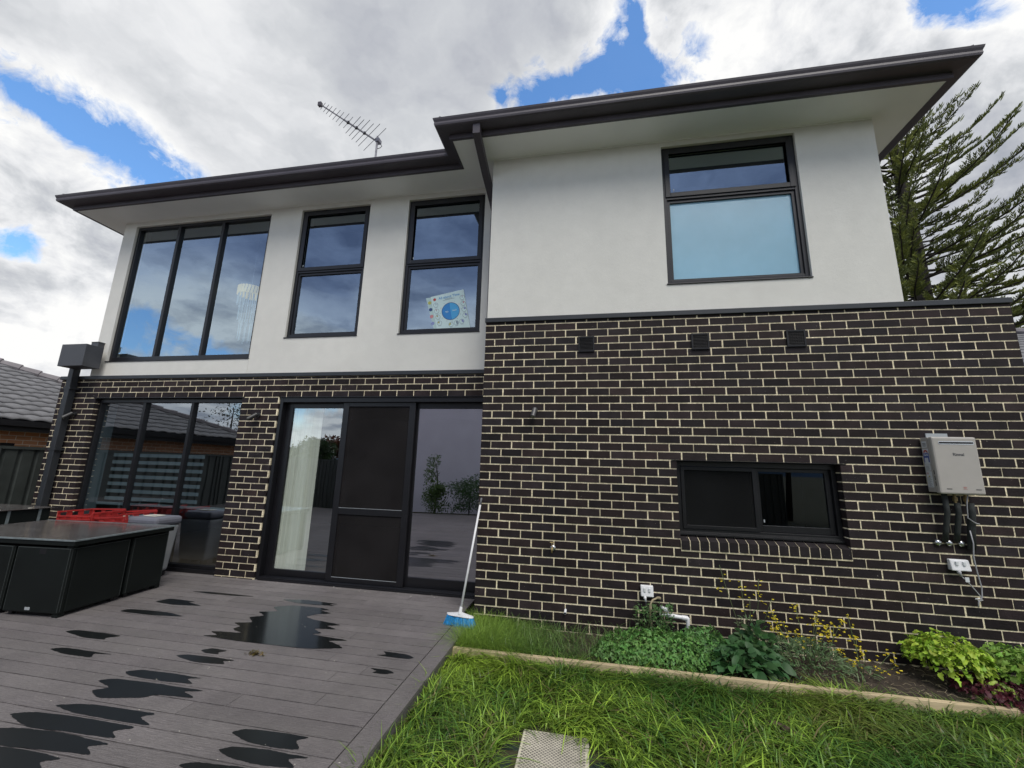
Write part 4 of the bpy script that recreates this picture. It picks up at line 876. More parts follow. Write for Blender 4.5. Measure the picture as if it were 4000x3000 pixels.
# ------------------------------------------------------------------ fittings on the walls
v0 = thing('air_vent', 'black louvred vent in the brickwork, leftmost of the row under the flashing', 'vent', (1.19, 0, 2.93), 'square vents in the brickwork')
mb = MB(); bars(mb, 1.10, 1.28, 2.84, 3.02, -.016, -.001, .016); mb.build('frame', M['vent'], v0)
mb = MB().box(1.116, 1.264, -.003, -.001, 2.856, 3.004); mb.build('backing', M['vent'], v0)
mb = MB()
for k in range(9): z = 2.862 + k * .0163; mb.quad((1.116, -.014, z), (1.264, -.014, z), (1.264, -.004, z + .013), (1.116, -.004, z + .013))
mb.build('louvres', M['frame'], v0); mb = MB()
for k in range(1, 7): mb.box(1.116 + k * .0211 - .0012, 1.116 + k * .0211 + .0012, -.0155, -.013, 2.856, 3.004)
mb.build('grille_bars', M['vent'], v0)
def dup(root, delta, label):
    r = root.copy(); COL.objects.link(r); r.location = Vector(root.location) + Vector(delta); r['label'] = label
    for ch in list(root.children):
        c = ch.copy(); COL.objects.link(c); c.parent = r; c.matrix_parent_inverse = ch.matrix_parent_inverse.copy()
        for g2 in ch.children: d = g2.copy(); COL.objects.link(d); d.parent = c; d.matrix_parent_inverse = g2.matrix_parent_inverse.copy()
    return r
dup(v0, (1.218, 0, -.003), 'black louvred vent in the brickwork, middle one of the row'); dup(v0, (2.157, 0, .002), 'black louvred vent in the brickwork above the small sliding window, rightmost of the row')
M['lamp'] = mat('grey_lamp_body', (.085, .085, .088), .4, noise=(20, .15), metal=.3); M['lens'] = mat('lamp_lens', (.20, .21, .17), .15, spec=.8)
l0 = thing('wall_light', 'grey cylinder spotlight on the right brick wall, pointing down', 'wall light', (.615, 0, 2.17), 'cylinder spotlights on the brick walls')
MB().tube([(.615, .0, 2.172), (.615, -.022, 2.172)], .030, 20).build('base', M['lamp'], l0, smooth=False); MB().tube([(.615, -.02, 2.172), (.612, -.050, 2.166)], .010, 10).build('knuckle', M['lamp'], l0)
pA = Vector((.617, -.045, 2.178)); pB = Vector((.602, -.098, 2.085))
MB().tube([pA, pB], .0285, 24).build('body', M['lamp'], l0, smooth=False); MB().tube([pB, pB + (pB - pA).normalized() * .0015], .022, 20).build('lens', M['lens'], l0)
def dark_light(label, x, z, ex):
    l = thing('wall_light', label, 'wall light', (x, .504, z), 'cylinder spotlights on the brick walls')
    MB().tube([(x, .504, z), (x, .482, z)], .030, 20).build('base', M['lampdark'], l); MB().tube([(x, .486, z), (x - .01, .455, z - .004)], .010, 10).build('knuckle', M['lampdark'], l)
    a = Vector((x - .005, .462, z + .006)); b = Vector((x - ex, .372, z - .075)); MB().tube([a, b], .0285, 24).build('body', M['lampdark'], l); MB().tube([b, b + (b - a).normalized() * .0015], .022, 20).build('lens', M['lens'], l)
M['lampdark'] = mat('dark_lamp_body', (.030, .030, .032), .4)
dark_light('dark cylinder spotlight on the brick pier between the window and the sliding door', -3.41, 2.165, .060); dark_light('dark cylinder spotlight on the left brick pier beside the downpipe', -6.72, 2.17, .035)
# gas water heater
M['beige'] = mat('beige_enamel', (.42, .395, .365), .42, noise=(7, .04), bump=(120, .06)); M['bside'] = mat('beige_enamel_side', (.40, .37, .34), .45, noise=(5, .05))
wh = thing('water_heater', 'beige wall mounted gas hot water heater with stickers on its side', 'water heater', (4.45, 0, 1.4))
HX0, HX1, HZ0, HZ1, HY = 4.302, 4.645, 1.414, 1.908, -.150
MB().box(HX0, HX1 - .004, HY + .052, -.012, HZ0, HZ1).build('casing', M['bside'], wh, bevel=.004)
MB().box(HX0 - .004, HX1, HY, HY + .050, HZ0 - .012, HZ1 + .003).build('front_cover', M['beige'], wh, bevel=.014)
MB().box(HX0 + .055, HX0 + .23, -.011, -.002, HZ1 - .02, HZ1 + .045).build('mounting_bracket', M['blindrail'], wh)
def stadium(x0, x1, z0, z1, y, n=8):
    r = (z1 - z0) / 2; c = (z0 + z1) / 2; P = []
    for k in range(n + 1): a = math.pi / 2 + math.pi * k / n; P.append((x0 + r + r * math.cos(a), y, c + r * math.sin(a)))
    for k in range(n + 1): a = -math.pi / 2 + math.pi * k / n; P.append((x1 - r + r * math.cos(a), y, c + r * math.sin(a)))
    return P
M['steel'] = mat('polished_steel', (.62, .63, .65), .22, metal=.9); M['ink'] = mat('grey_ink', (.06, .065, .07), .5); M['redink'] = mat('red_ink', (.45, .06, .05), .5); M['blueink'] = mat('blue_ink', (.03, .07, .35), .4); M['paper'] = mat('sticker_paper', (.66, .68, .70), .5, noise=(30, .04))
MB().poly(stadium(4.345, 4.622, 1.842, 1.872, HY - .002)).build('flue_surround', M['steel'], wh); MB().poly(stadium(4.351, 4.616, 1.849, 1.865, HY - .004)).build('flue_slot', M['vent'], wh)
for x in (4.372, 4.592): MB().box(x - .02, x + .02, HY - .002, HY, 1.445, 1.450).build('slot', M['vent'], wh)
for z in (1.49, 1.54, 1.59): MB().box(HX0 - .0055, HX0 - .0035, HY + .028, HY + .034, z - .019, z + .019).build('side_slot', M['vent'], wh)
def text(s, size, m, parent, name, origin, ux, uz, bold=0.0, align='CENTER'):
    cu = bpy.data.curves.new(name, 'FONT'); cu.body = s; cu.size = size; cu.align_x = align; cu.align_y = 'CENTER'; cu.offset = bold; cu.extrude = 0
    t = bpy.data.objects.new(name, cu); COL.objects.link(t); bpy.context.view_layer.update(); dg = bpy.context.evaluated_depsgraph_get()
    me = bpy.data.meshes.new_from_object(t.evaluated_get(dg)); bpy.data.objects.remove(t); me.materials.clear(); me.materials.append(m)
    ux = Vector(ux).normalized(); uz = Vector(uz).normalized(); n = ux.cross(uz)
    me.transform(Matrix(((ux.x, uz.x, n.x, origin[0]), (ux.y, uz.y, n.y, origin[1]), (ux.z, uz.z, n.z, origin[2]), (0, 0, 0, 1)))); me.name = name
    return link(name, me, parent)
text('Rinnai', .036, M['ink'], wh, 'lettering', (4.487, HY - .0012, 1.752), (1, 0, 0), (0, 0, 1), .0008)
text('B26', .017, M['redink'], wh, 'lettering', (4.492, HY - .0012, 1.462), (1, 0, 0), (0, 0, 1)); MB().box(4.478, 4.508, HY - .0012, HY - .0008, 1.448, 1.450).build('fine_print', M['redink'], wh)
SX = HX0 - .0008
def sticker(y0, y1, z0, z1, m, d=0): return MB().quad((SX - d, y1, z0), (SX - d, y0, z0), (SX - d, y0, z1), (SX - d, y1, z1)).build('sticker', m, wh)
sticker(-.080, -.022, 1.815, 1.875, M['paper']); sticker(-.088, -.022, 1.665, 1.805, M['paper']); sticker(-.084, -.022, 1.605, 1.662, M['paper']); sticker(-.086, -.022, 1.455, 1.600, M['paper'])
sticker(-.086, -.024, 1.680, 1.765, M['blueink'], .0006); sticker(-.074, -.034, 1.668, 1.722, M['paper'], .0012)
text('GAS', .026, M['paper'], wh, 'lettering', (SX - .0012, -.055, 1.748), (0, -1, 0), (0, 0, 1), .001)
mb = MB()
for k in range(10):
    a0, a1 = math.pi * k / 10, math.pi * (k + 1) / 10; mb.quad(*[(SX - .0012, -.055 - r * math.cos(a), 1.768 + r * math.sin(a)) for r, a in ((.012, a0), (.026, a0), (.026, a1), (.012, a1))])
mb.build('rating_arc', M['redink'], wh)
text('W', .03, M['redink'], wh, 'lettering', (SX - .0012, -.040, 1.578), (0, -1, 0), (0, 0, 1))
mb = MB()
for k in range(13):
    z = 1.462 + k * .007
    mb.box(SX - .0012, SX - .0010, -.076 + .01 * (k % 3), -.030, z, z + .0018)
for k in range(7): z = 1.612 + k * .006; mb.box(SX - .0012, SX - .0010, -.074 + .008 * (k % 2), -.030, z, z + .0016)
for k in range(3): z = 1.828 + k * .012; mb.box(SX - .0012, SX - .0010, -.072, -.034, z, z + .005)
mb.build('fine_print', M['ink'], wh)
MB().poly([(SX - .0014, -.064, 1.548), (SX - .0014, -.046, 1.548), (SX - .0014, -.055, 1.563)][::-1]).build('warning_triangle', mat('yellow_ink', (.5, .4, .06), .5), wh)
# its lagged pipes
M['lag'] = mat('black_foam_lagging', (.022, .026, .025), .8, noise=(20, .3), bump=(60, .4)); M['brass'] = mat('brass', (.36, .27, .13), .4, metal=.7, noise=(30, .4)); M['copper'] = mat('copper', (.40, .19, .10), .35, metal=.8, noise=(20, .3))
for i, (x0, x1, z1, r) in enumerate(((4.375, 4.352, .985, .021), (4.462, 4.440, .985, .021), (4.560, 4.545, .925, .028))):
    MB().tube([(x0, -.075, 1.405 if i == 0 else 1.325), (x0 + .004, -.07, 1.24), (x1 + .002, -.055, 1.08), (x1, -.03, z1)], r, 12).build('lagged_pipe', M['lag'], wh, smooth=True)
for x in (4.452, 4.535): MB().tube([(x, -.075, 1.405), (x, -.075, 1.375), (x, -.075, 1.374), (x, -.075, 1.34), (x, -.075, 1.339), (x, -.075, 1.32)], [.011, .011, .018, .018, .010, .010], 8).build('brass_fitting', M['brass'], wh)
for x in (4.306, 4.392, 4.484): MB().tube([(x, -.002, .968), (x, -.020, .968), (x, -.030, .968)], [.028, .026, .014], 20).build('pipe_flange', M['steel'], wh, smooth=True)
M['cord'] = mat('grey_cord', (.40, .40, .42), .5)
MB().tube([(4.535, -.105, 1.405), (4.52, -.10, 1.33), (4.505, -.10, 1.20), (4.55, -.105, 1.16), (4.585, -.10, 1.15)], .0045, 6).build('power_cord', M['cord'], wh, smooth=True)
MB().tube([(4.520, -.078, 1.09), (4.530, -.075, .98), (4.520, -.066, .87), (4.530, -.06, .74), (4.545, -.055, .62), (4.540, -.05, .54), (4.512, -.045, .50), (4.498, -.05, .455)], .005, 6).build('power_cord', M['cord'], wh, smooth=True)
def power_point(label, x0, x1, z0, z1, plugx, cord, mcord, extra=False):
    t = thing('power_point', label, 'power point', ((x0 + x1) / 2, 0, z0), 'weatherproof double power points')
    mb = MB(); mb.box(x0, x1, -.055, -.003, z0, z1)
    for k in range(len(mb.v)):
        x, y, z = mb.v[k]
        if z > z1 - .001 and y < -.03: mb.v[k] = (x, y + .018, z)
    mb.build('housing', M['white'], t, bevel=.008)
    for k in (.30, .68):
        xx = x0 + (x1 - x0) * k; MB().box(xx - .010, xx + .010, -.056, -.040, z0 + .045, z0 + .078).build('switch', M['paper'], t, bevel=.002)
    MB().tube([(plugx, -.040, z0 + .004), (plugx, -.048, z0 - .018), (plugx + .002, -.050, z0 - .022), (plugx + .006, -.052, z0 - .045)], [.015, .015, .010, .009], 12).build('plug', M['white'] if not extra else M['cord'], t, smooth=True)
    MB().tube(cord, .0042, 6).build('cord', mcord, t, smooth=True)
    return t
power_point('white double power point low on the wall above the weeds', 1.695, 1.815, .325, .425, 1.733, [(1.739, -.052, .28), (1.738, -.05, .2), (1.728, -.06, .10), (1.73, -.08, -.06)], M['lag'])
p2 = power_point('white double power point below the water heater with a grey looped cord', 4.352, 4.500, .742, .835, 4.405, [(4.412, -.052, .70), (4.45, -.05, .66), (4.50, -.048, .59), (4.535, -.046, .54), (4.525, -.044, .50)], M['cord'], True)
MB().box(4.432, 4.462, -.060, -.058, .655, .695).build('cord_tag', M['paper'], p2); MB().tube([(4.49, -.045, .52), (4.52, -.05, .528), (4.545, -.045, .515), (4.515, -.045, .505), (4.50, -.045, .52)], .003, 5).build('cord_tie', M['white'], p2)
# tap, pipes, stub
tp = thing('garden_tap', 'small brass garden tap with a chrome flange on the brick wall', 'tap', (.82, 0, .72))
MB().tube([(.826, -.001, .715), (.826, -.010, .715), (.826, -.016, .715)], [.030, .028, .012], 20).build('flange', M['steel'], tp, smooth=True); MB().tube([(.824, -.01, .722), (.822, -.05, .722), (.820, -.066, .715), (.820, -.070, .675)], [.009, .010, .011, .009], 10).build('spout', M['brass'], tp, smooth=True)
mb = MB().tube([(.820, -.050, .725), (.818, -.050, .775)], .0055, 8); mb.tube([(.797, -.050, .776), (.842, -.050, .776)], .0050, 8); mb.build('handle', M['brass'], tp)
gp = thing('gas_pipe', 'bent grey copper pipe rising from the weeds under the power point', 'pipe', (1.79, -.06, SZ)); MB().tube([(1.775, -.075, SZ), (1.772, -.07, .15), (1.776, -.066, .26), (1.80, -.062, .303), (1.85, -.03, .318), (1.872, -.003, .318)], .0085, 8).build('pipe', M['straw'], gp, smooth=True); MB().tube([(1.848, -.03, .319), (1.880, -.012, .312)], .013, 8).build('elbow', M['straw'], gp, smooth=True)
wp = thing('drain_pipe', 'white plastic drain pipe with stepped joints lying over the herb bed', 'pipe', (2.0, -.07, .17))
mb = MB(); mb.tube([(1.86, -.07, .186), (1.93, -.07, .184), (1.931, -.07, .184), (2.0, -.07, .178), (2.001, -.07, .178), (2.06, -.07, .174), (2.061, -.07, .174), (2.105, -.07, .170)], [.012, .012, .020, .020, .018, .018, .022, .022], 14); mb.build('pipe', M['white'], wp, smooth=False)
MB().tube([(2.098, -.07, .180), (2.112, -.07, .165), (2.112, -.07, .13), (2.112, -.07, -.06)], [.019, .021, .018, .016], 12).build('elbow', M['white'], wp, smooth=True); MB().tube([(1.885, -.003, .232), (1.90, -.05, .232), (1.935, -.085, .228)], [.016, .018, .022], 12).build('branch', M['white'], wp, smooth=True)
st = thing('pipe_stub', 'short white pipe stub poking out of the brick wall near the lawn corner', 'pipe', (.955, 0, .12)); MB().tube([(.957, .0, .128), (.955, -.055, .112)], .013, 14).build('pipe', M['white'], st, smooth=False); MB().tube([(.955, -.0555, .1118), (.955, -.0560, .1117)], .0095, 12).build('opening', M['vent'], st)
# television antenna on the roof
an = thing('antenna', 'grey television antenna with many cross rods on a short roof mast', 'antenna', (-2.66, 1.5, 6.2)); M['alu'] = mat('weathered_aluminium', (.20, .20, .235), .45, metal=.5, noise=(20, .2))
MB().tube([(-2.652, 1.5, 6.15), (-2.66, 1.5, 7.60)], .018, 10).build('mast', M['alu'], an, smooth=True); T0 = Vector((-2.652, 1.575, 7.521)); T1 = Vector((-3.248, .621, 7.521)); bd = (T1 - T0).normalized(); cr = Vector((-bd.y, bd.x, 0))
mb = MB(); mb.tube([T0 - bd * .0, T1 - bd * .42 + Vector((0, 0, 0))], .016, 4, sq=True); mb.tube([T0, T1], .011, 4, sq=True); mb.build('boom', M['alu'], an)
for t, h, z in ((.095, .41, 0), (.20, .40, .012), (.275, .33, 0), (.345, .34, .012), (.415, .28, 0), (.475, .28, .012), (.555, .185, 0), (.625, .20, 0), (.690, .155, 0), (.745, .15, 0), (.805, .14, 0), (.860, .12, 0), (.905, .11, 0), (.955, .098, 0)):
    c = T0 + bd * (1.125 * t) + Vector((0, 0, z)); MB().tube([c - cr * h, c + cr * h], .0042 if t > .5 else .0052, 6).build('rod', M['alu'], an)
for t in (.275, .415, .555): c = T0 + bd * (1.125 * t); MB().box(-.022, .022, -.016, .016, -.02, .024, mtx=Matrix.Translation(c)).build('insulator', M['vent'], an)
MB().box(-.03, .03, -.02, .03, -.035, .035, mtx=Matrix.Translation(T1)).build('end_cap', M['trim'], an); MB().tube([T0 + Vector((.0, 0, 0)), T0 + Vector((.035, .03, -.05)), T0 + Vector((.03, -.02, -.13)), T0 + Vector((0.0, -.06, -.18))], .006, 6).build('cable', M['vent'], an, smooth=True)
MB().box(-.04, .04, -.05, .05, -.04, .03, mtx=Matrix.Translation(T0 + Vector((0, -.05, 0)))).build('mast_clamp', M['alu'], an)

# ------------------------------------------------------------------ behind the glass
def sheet(name, label, P, m, group, y):
    t = MB().quad(*P).build(name, m); tag(t, label, 'poster', group); return t
TL = Vector((-1.055, .592, 3.862)); TR = Vector((-.503, .592, 3.965)); BR = Vector((-.375, .592, 3.395)); BL = Vector((-.905, .592, 3.395))
M['chartp'] = mat('chart_paper', (.60, .76, .76), .6, noise=(8, .03)); M['chartb'] = mat('second_sheet', (.46, .62, .62), .6, noise=(8, .05)); M['cy'] = mat('chart_blue', (.035, .24, .60), .5); M['cy2'] = mat('chart_light_blue', (.07, .38, .72), .5); M['navy'] = mat('chart_navy', (.03, .07, .20), .5); M['ltext'] = mat('chart_title_blue', (.12, .33, .62), .5); M['gtext'] = mat('chart_grey', (.22, .30, .36), .6); M['pink'] = mat('chart_pink', (.62, .25, .27), .6); M['olive'] = mat('chart_olive', (.45, .45, .12), .6); M['lilac'] = mat('chart_lilac', (.25, .30, .55), .6)
ux = (TR - TL).normalized(); uz = Vector((ux.z * -1, 0, ux.x)).normalized(); uz = Vector((-.21, 0, .978)).normalized()
b2 = thing('wall_chart', 'pale sheet with coloured blobs, mostly hidden behind the clock chart', 'poster', tuple(BL + Vector((0, .006, 0))), 'paper charts propped in the upper window')
off = Vector((0, .005, 0)); MB().quad(BL + off, BR - ux * .1 + off, TR - ux * .25 - uz * .03 + off, TL + off).build('paper', M['chartb'], b2)
ch = thing('wall_chart', 'pale blue chart about telling time with a big blue clock, propped in the upper window', 'poster', tuple(BL), 'paper charts propped in the upper window')
A1 = TL + ux * .072; B1 = BL + Vector((.045, 0, 0)); MB().quad(B1, BR, TR, A1).build('paper', M['chartp'], ch)
def disc(c, r, m, nm, parent, dy, n=28, a0=0, a1=2 * math.pi, r0=0):
    mb = MB(); P = []
    for k in range(n): a, b = a0 + (a1 - a0) * k / n, a0 + (a1 - a0) * (k + 1) / n; mb.quad(*[c + ux * (q * math.cos(w)) + uz * (q * math.sin(w)) - Vector((0, dy, 0)) for q, w in ((r0 + .0001, a), (r, a), (r, b), (r0 + .0001, b))])
    return mb.build(nm, m, parent)
CC = Vector((-.672, .592, 3.648)); disc(CC, .132, M['navy'], 'clock_ring', ch, .0006); disc(CC, .124, M['cy'], 'clock_face', ch, .0010, a0=math.pi / 2, a1=3 * math.pi / 2); disc(CC, .124, M['cy2'], 'clock_face', ch, .0010, a0=-math.pi / 2, a1=math.pi / 2)
ptxt = lambda s, size, m, c, b=.0: text(s, size, m, ch, 'lettering', c - Vector((0, .0016, 0)), ux, uz, b)
ptxt('All about Time', .052, M['ltext'], CC + uz * .225 + ux * .01, .0008); ptxt('TO', .030, M['chartp'], CC - ux * .055, .0006); ptxt('PAST', .028, M['chartp'], CC + ux * .058, .0006)
for k, num in enumerate(('0', '5', '10', '15', '20', '25', '30', '35', '40', '45', '50', '55')):
    a = math.pi / 2 - k * math.pi / 6; ptxt(num, .018, M['pink'] if k in (0, 10, 2) else M['gtext'], CC + ux * (.153 * math.cos(a)) + uz * (.153 * math.sin(a))); ptxt(str(k or 12), .016, M['navy'], CC + ux * (.108 * math.cos(a)) + uz * (.108 * math.sin(a)))
mb = MB()
for k, w in ((.196, .055), (.183, .085)): c = CC + uz * k; mb.quad(*[c + ux * a + uz * b - Vector((0, .0014, 0)) for a, b in ((-w, -.0028), (w, -.0028), (w, .0028), (-w, .0028))])
mb.build('fine_print', M['gtext'], ch)
def mini(c, m, a0, a1):
    disc(c, .036, M['gtext'], 'small_clock', ch, .0005, 18, r0=.031); disc(c, .028, m, 'small_clock_sector', ch, .0006, 10, a0=a0, a1=a1)
    t = MB().quad(*[c + ux * a + uz * b - Vector((0, .0010, 0)) for a, b in ((-.002, -.004), (.002, -.004), (.002, .026), (-.002, .026))]).build('small_clock_hand', M['navy'], ch)
    MB().quad(*[c + ux * a + uz * b - Vector((0, .0010, 0)) for a, b in ((-.022, -.045), (.022, -.045), (.022, -.041), (-.022, -.041))]).build('fine_print', M['gtext'], ch)
h = math.pi / 2
for c, m, a0, a1 in ((CC + ux * .195 + uz * .165, M['pink'], h - .3, h), (CC + ux * .195 + uz * .075, M['pink'], h - 1, h), (CC + ux * .195 - uz * .015, M['lilac'], 0, h), (CC + ux * .195 - uz * .105, M['lilac'], -.5, h), (CC + ux * .135 - uz * .185, M['lilac'], -1, h), (CC + ux * .055 - uz * .19, M['gtext'], -h, h), (CC - ux * .025 - uz * .195, M['olive'], h, 3.6),
                     (CC - ux * .20 + uz * .14, M['chartb'], 0, 1), (CC - ux * .20 + uz * .045, M['pink'], h, h + .5), (CC - ux * .195 - uz * .045, M['olive'], h, h + 1), (CC - ux * .185 - uz * .14, M['olive'], h, 3)): mini(c, m, a0, a1)
disc(CC - ux * .205 + uz * .225, .022, M['redink'], 'badge', ch, .0006, 18)
for k, m in enumerate((M['olive'], M['navy'], M['pink'], M['lilac'], M['gtext'])):
    c = TL + ux * .045 - uz * (.085 + k * .105) + Vector((0, .005, 0)); disc(c, .026, m, 'picture', b2, .0006, 14)
# vertical blind bunched behind the left door leaf
vb = thing('vertical_blind', 'ivory vertical blind bunched at the left behind the sliding door glass', 'blind', (-2.85, .8, .1))
MB().box(-3.06, -2.0, .70, .75, 2.345, 2.38).build('head_rail', M['blindrail'], vb)
for k in range(15):
    x = -3.00 + k * .030; a = R(random.uniform(5, 62)); dx, dy = .040 * math.cos(a), .045 * math.sin(a); b0 = .10 + random.uniform(-.008, .012)
    MB().quad((x - dx, .695 - dy, b0), (x + dx, .695 + dy, b0), (x + dx, .695 + dy, 2.34), (x - dx, .695 - dy, 2.34)).build('blind_slat', M['vblind'], vb)
# striped blind on the far window of the living room, sofa
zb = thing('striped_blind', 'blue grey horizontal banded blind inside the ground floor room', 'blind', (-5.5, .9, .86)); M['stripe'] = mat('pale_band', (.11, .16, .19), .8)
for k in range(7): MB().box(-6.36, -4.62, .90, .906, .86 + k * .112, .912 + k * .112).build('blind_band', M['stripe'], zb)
MB().box(-6.41, -6.375, .662, .82, .03, 2.40).build('window_reveal', M['stripe'], house); MB().box(-6.36, -3.75, .80, .83, .80, .835).build('room_ledge', M['stripe'], house)
cd = thing('chandelier', 'tiered chandelier of gold plates and hanging glass rods in the wide upper window', 'chandelier', (-4.36, .98, 4.3))
M['gold'] = mat('gold_plate', (.70, .54, .17), .35, metal=.1); M['gold'].node_tree.nodes['Principled BSDF'].inputs['Emission Color'].default_value = (.85, .68, .28, 1); M['gold'].node_tree.nodes['Principled BSDF'].inputs['Emission Strength'].default_value = .30; M['crys'] = mat('crystal_rod', (.48, .66, .76), .15, spec=.9)  # emission added to the gold, standing in for daylight on the plates
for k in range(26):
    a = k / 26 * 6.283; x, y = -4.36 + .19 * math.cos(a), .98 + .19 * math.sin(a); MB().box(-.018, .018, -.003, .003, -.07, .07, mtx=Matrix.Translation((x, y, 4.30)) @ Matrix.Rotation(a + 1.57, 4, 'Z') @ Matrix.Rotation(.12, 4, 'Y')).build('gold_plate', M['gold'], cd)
for r, z0, z1, n, nm in ((.17, 4.02, 4.24, 18, 'glass_rod'), (.13, 3.76, 4.06, 12, 'glass_rod'), (.09, 3.44, 3.80, 8, 'glass_rod')):
    for k in range(n): a = k / n * 6.283 + r; MB().tube([(-4.36 + r * math.cos(a), .98 + r * math.sin(a), z0 + .03 * math.sin(a * 2)), (-4.36 + r * math.cos(a), .98 + r * math.sin(a), z1)], .008, 5).build(nm, M['crys'], cd)
MB().tube([(-4.36, .98, 4.3), (-4.36, .98, 5.46)], .006, 6).build('cord', M['steel'], cd)

# ------------------------------------------------------------------ neighbours
def orange(m, b, tcn):
    t = m.node_tree; N = t.nodes; L = t.links; br_ = N.new('ShaderNodeTexBrick'); sp_ = N.new('ShaderNodeSeparateXYZ'); L.new(tcn.outputs['Object'], sp_.inputs[0]); cb_ = N.new('ShaderNodeCombineXYZ'); ad = N.new('ShaderNodeMath'); L.new(sp_.outputs[0], ad.inputs[0]); L.new(sp_.outputs[1], ad.inputs[1]); L.new(ad.outputs[0], cb_.inputs[0]); L.new(sp_.outputs[2], cb_.inputs[1]); L.new(cb_.outputs[0], br_.inputs[0])
    br_.inputs['Color1'].default_value = (.74, .35, .18, 1); br_.inputs['Color2'].default_value = (.55, .25, .125, 1); br_.inputs['Mortar'].default_value = (.85, .76, .62, 1); br_.inputs['Scale'].default_value = 1; br_.inputs['Brick Width'].default_value = .24; br_.inputs['Row Height'].default_value = .086; br_.inputs['Mortar Size'].default_value = .006; L.new(br_.outputs[0], b.inputs['Base Color'])
M['obrick'] = mat('orange_brick', (.3, .12, .05), .85, extra=orange); M['tile'] = mat('grey_roof_tile', (.165, .165, .175), .62, noise=[(5, .12), (30, .12)], spec=.4, attr='Col'); M['darktrim'] = mat('dark_gutter', (.022, .022, .026), .5)
def tiled(name, O, U, V, width, length, parent, lo=1, hi=1, e=.33, p=.30):
    """tiled slope: O eave corner, U along the eave, V up the slope; hips cut in by lo/hi metres per metre of slope run"""
    O, U, V = np.array(O, float), np.array(U, float), np.array(V, float); run = math.hypot(V[0], V[1]); N_ = np.cross(U, V); N_ /= np.linalg.norm(N_); N_ *= np.sign(N_[2]); nr = int(length / e); Vs = []; Fs = []; Cs = []; off = 0
    for k in range(nr):
        v0, v1 = k * e, (k + 1) * e + .02; a, b = lo * run * (v0 + e / 2), width - hi * run * (v0 + e / 2)
        if b - a < .3: break
        n = max(2, int((b - a) / (p / 8))); u = np.linspace(a, b, n); w = .030 * np.abs(np.sin(np.pi * (u / p + .5 * (k % 2) * 0))) ** .8
        jit = .9 + .2 * RNG.random(int(width / p) + 3); cc = jit[np.clip((u / p).astype(int), 0, len(jit) - 1)]
        low = O + u[:, None] * U + v0 * V + (w + .036)[:, None] * N_; up = O + u[:, None] * U + v1 * V + (w + .004)[:, None] * N_; bot = O + u[:, None] * U + v0 * V + (w * .9 + .010)[:, None] * N_
        Vs += [bot, low, up]; i = np.arange(n - 1); 
        for A, B in ((0, 1), (1, 2)): Fs.append(np.c_[off + A * n + i, off + A * n + i + 1, off + B * n + i + 1, off + B * n + i]); Cs.append(np.repeat(cc[:-1, None], 3, 1) * (1.0))
        off += 3 * n
    return np_mesh(name, np.concatenate(Vs), np.concatenate(Fs), M['tile'], parent, cols=np.concatenate(Cs))
def hiphouse(label, x0, x1, y0, y1, ze, pitch, wallm, gz=.11):
    h = thing('neighbour_house', label, 'house', (x0, y0, -.3)); c, s = math.cos(R(pitch)), math.sin(R(pitch)); L = (x1 - x0) / 2 / c
    MB().box(x0 + .30, x1 - .30, y0 + .30, y1 - .30, -.35, ze - gz - .02).build('wall', wallm, h); MB().box(x0 + .02, x1 - .02, y0 + .02, y1 - .02, ze - gz - .019, ze - gz + .0).build('soffit', M['soffit'], h)
    g_ = MB(); sweep(g_, [(x0, y0, 0), (x1, y0, 0), (x1, y1, 0), (x0, y1, 0), (x0, y0 + .01, 0)], [(.0, ze - gz - .1), (.02, ze - gz - .1), (.02, ze - gz), (.10, ze - gz), (.12, ze), (.0, ze)]); g_.build('gutter', M['darktrim'], h)
    roofs = tiled('roof', (x1, y0, ze), (0, 1, 0), (-c, 0, s), y1 - y0, L, h); tiled('roof', (x0, y0, ze), (0, 1, 0), (c, 0, s), y1 - y0, L, h); tiled('roof', (x0, y1, ze), (1, 0, 0), (0, -c, s), x1 - x0, L, h); tiled('roof', (x0, y0, ze), (1, 0, 0), (0, c, s), x1 - x0, L, h)
    zr = ze + (x1 - x0) / 2 * s / c + .03; xm = (x0 + x1) / 2; w = (x1 - x0) / 2
    for a, b in (((x1, y1, ze), (xm, y1 - w, zr)), ((x0, y1, ze), (xm, y1 - w, zr)), ((x1, y0, ze), (xm, y0 + w, zr)), ((x0, y0, ze), (xm, y0 + w, zr)), ((xm, y0 + w, zr), (xm, y1 - w, zr))):
        a, b = Vector(a), Vector(b); n = int((b - a).length / .38); mb = MB()
        for k in range(n): p = a + (b - a) * (k / n); q = a + (b - a) * ((k + 1.06) / n); mb.tube([p + Vector((0, 0, .04)), q + Vector((0, 0, .025))], [.115, .095], 8)
        mb.build('ridge_cap', M['ridge'], h)
    return h
M['ridge'] = mat('ridge_tile', (.19, .175, .185), .7, noise=(6, .15))
nh = hiphouse('single storey orange brick house with a grey tiled hip roof beyond the left fence', -20.4, -10.0, -6.5, 7.15, 2.18, 22.5, M['obrick'])
MB().box(-10.306, -10.29, -.2, 1.9, .9, 1.74).build('window', M['vent'], nh); MB().box(-12.1, -11.3, .9, 1.5, 3.02, 3.10, mtx=Matrix.Identity(4)).build('skylight', M['rimlight'], nh)
nr_ = hiphouse('grey tiled roof of the house beyond the right end of the brick wall', 6.3, 17.0, 2.1, 19.0, 2.7, 25, M['obrick'])
M['fence'] = mat('dark_steel_fence', (.055, .063, .060), .45, noise=(5, .15), spec=.5)
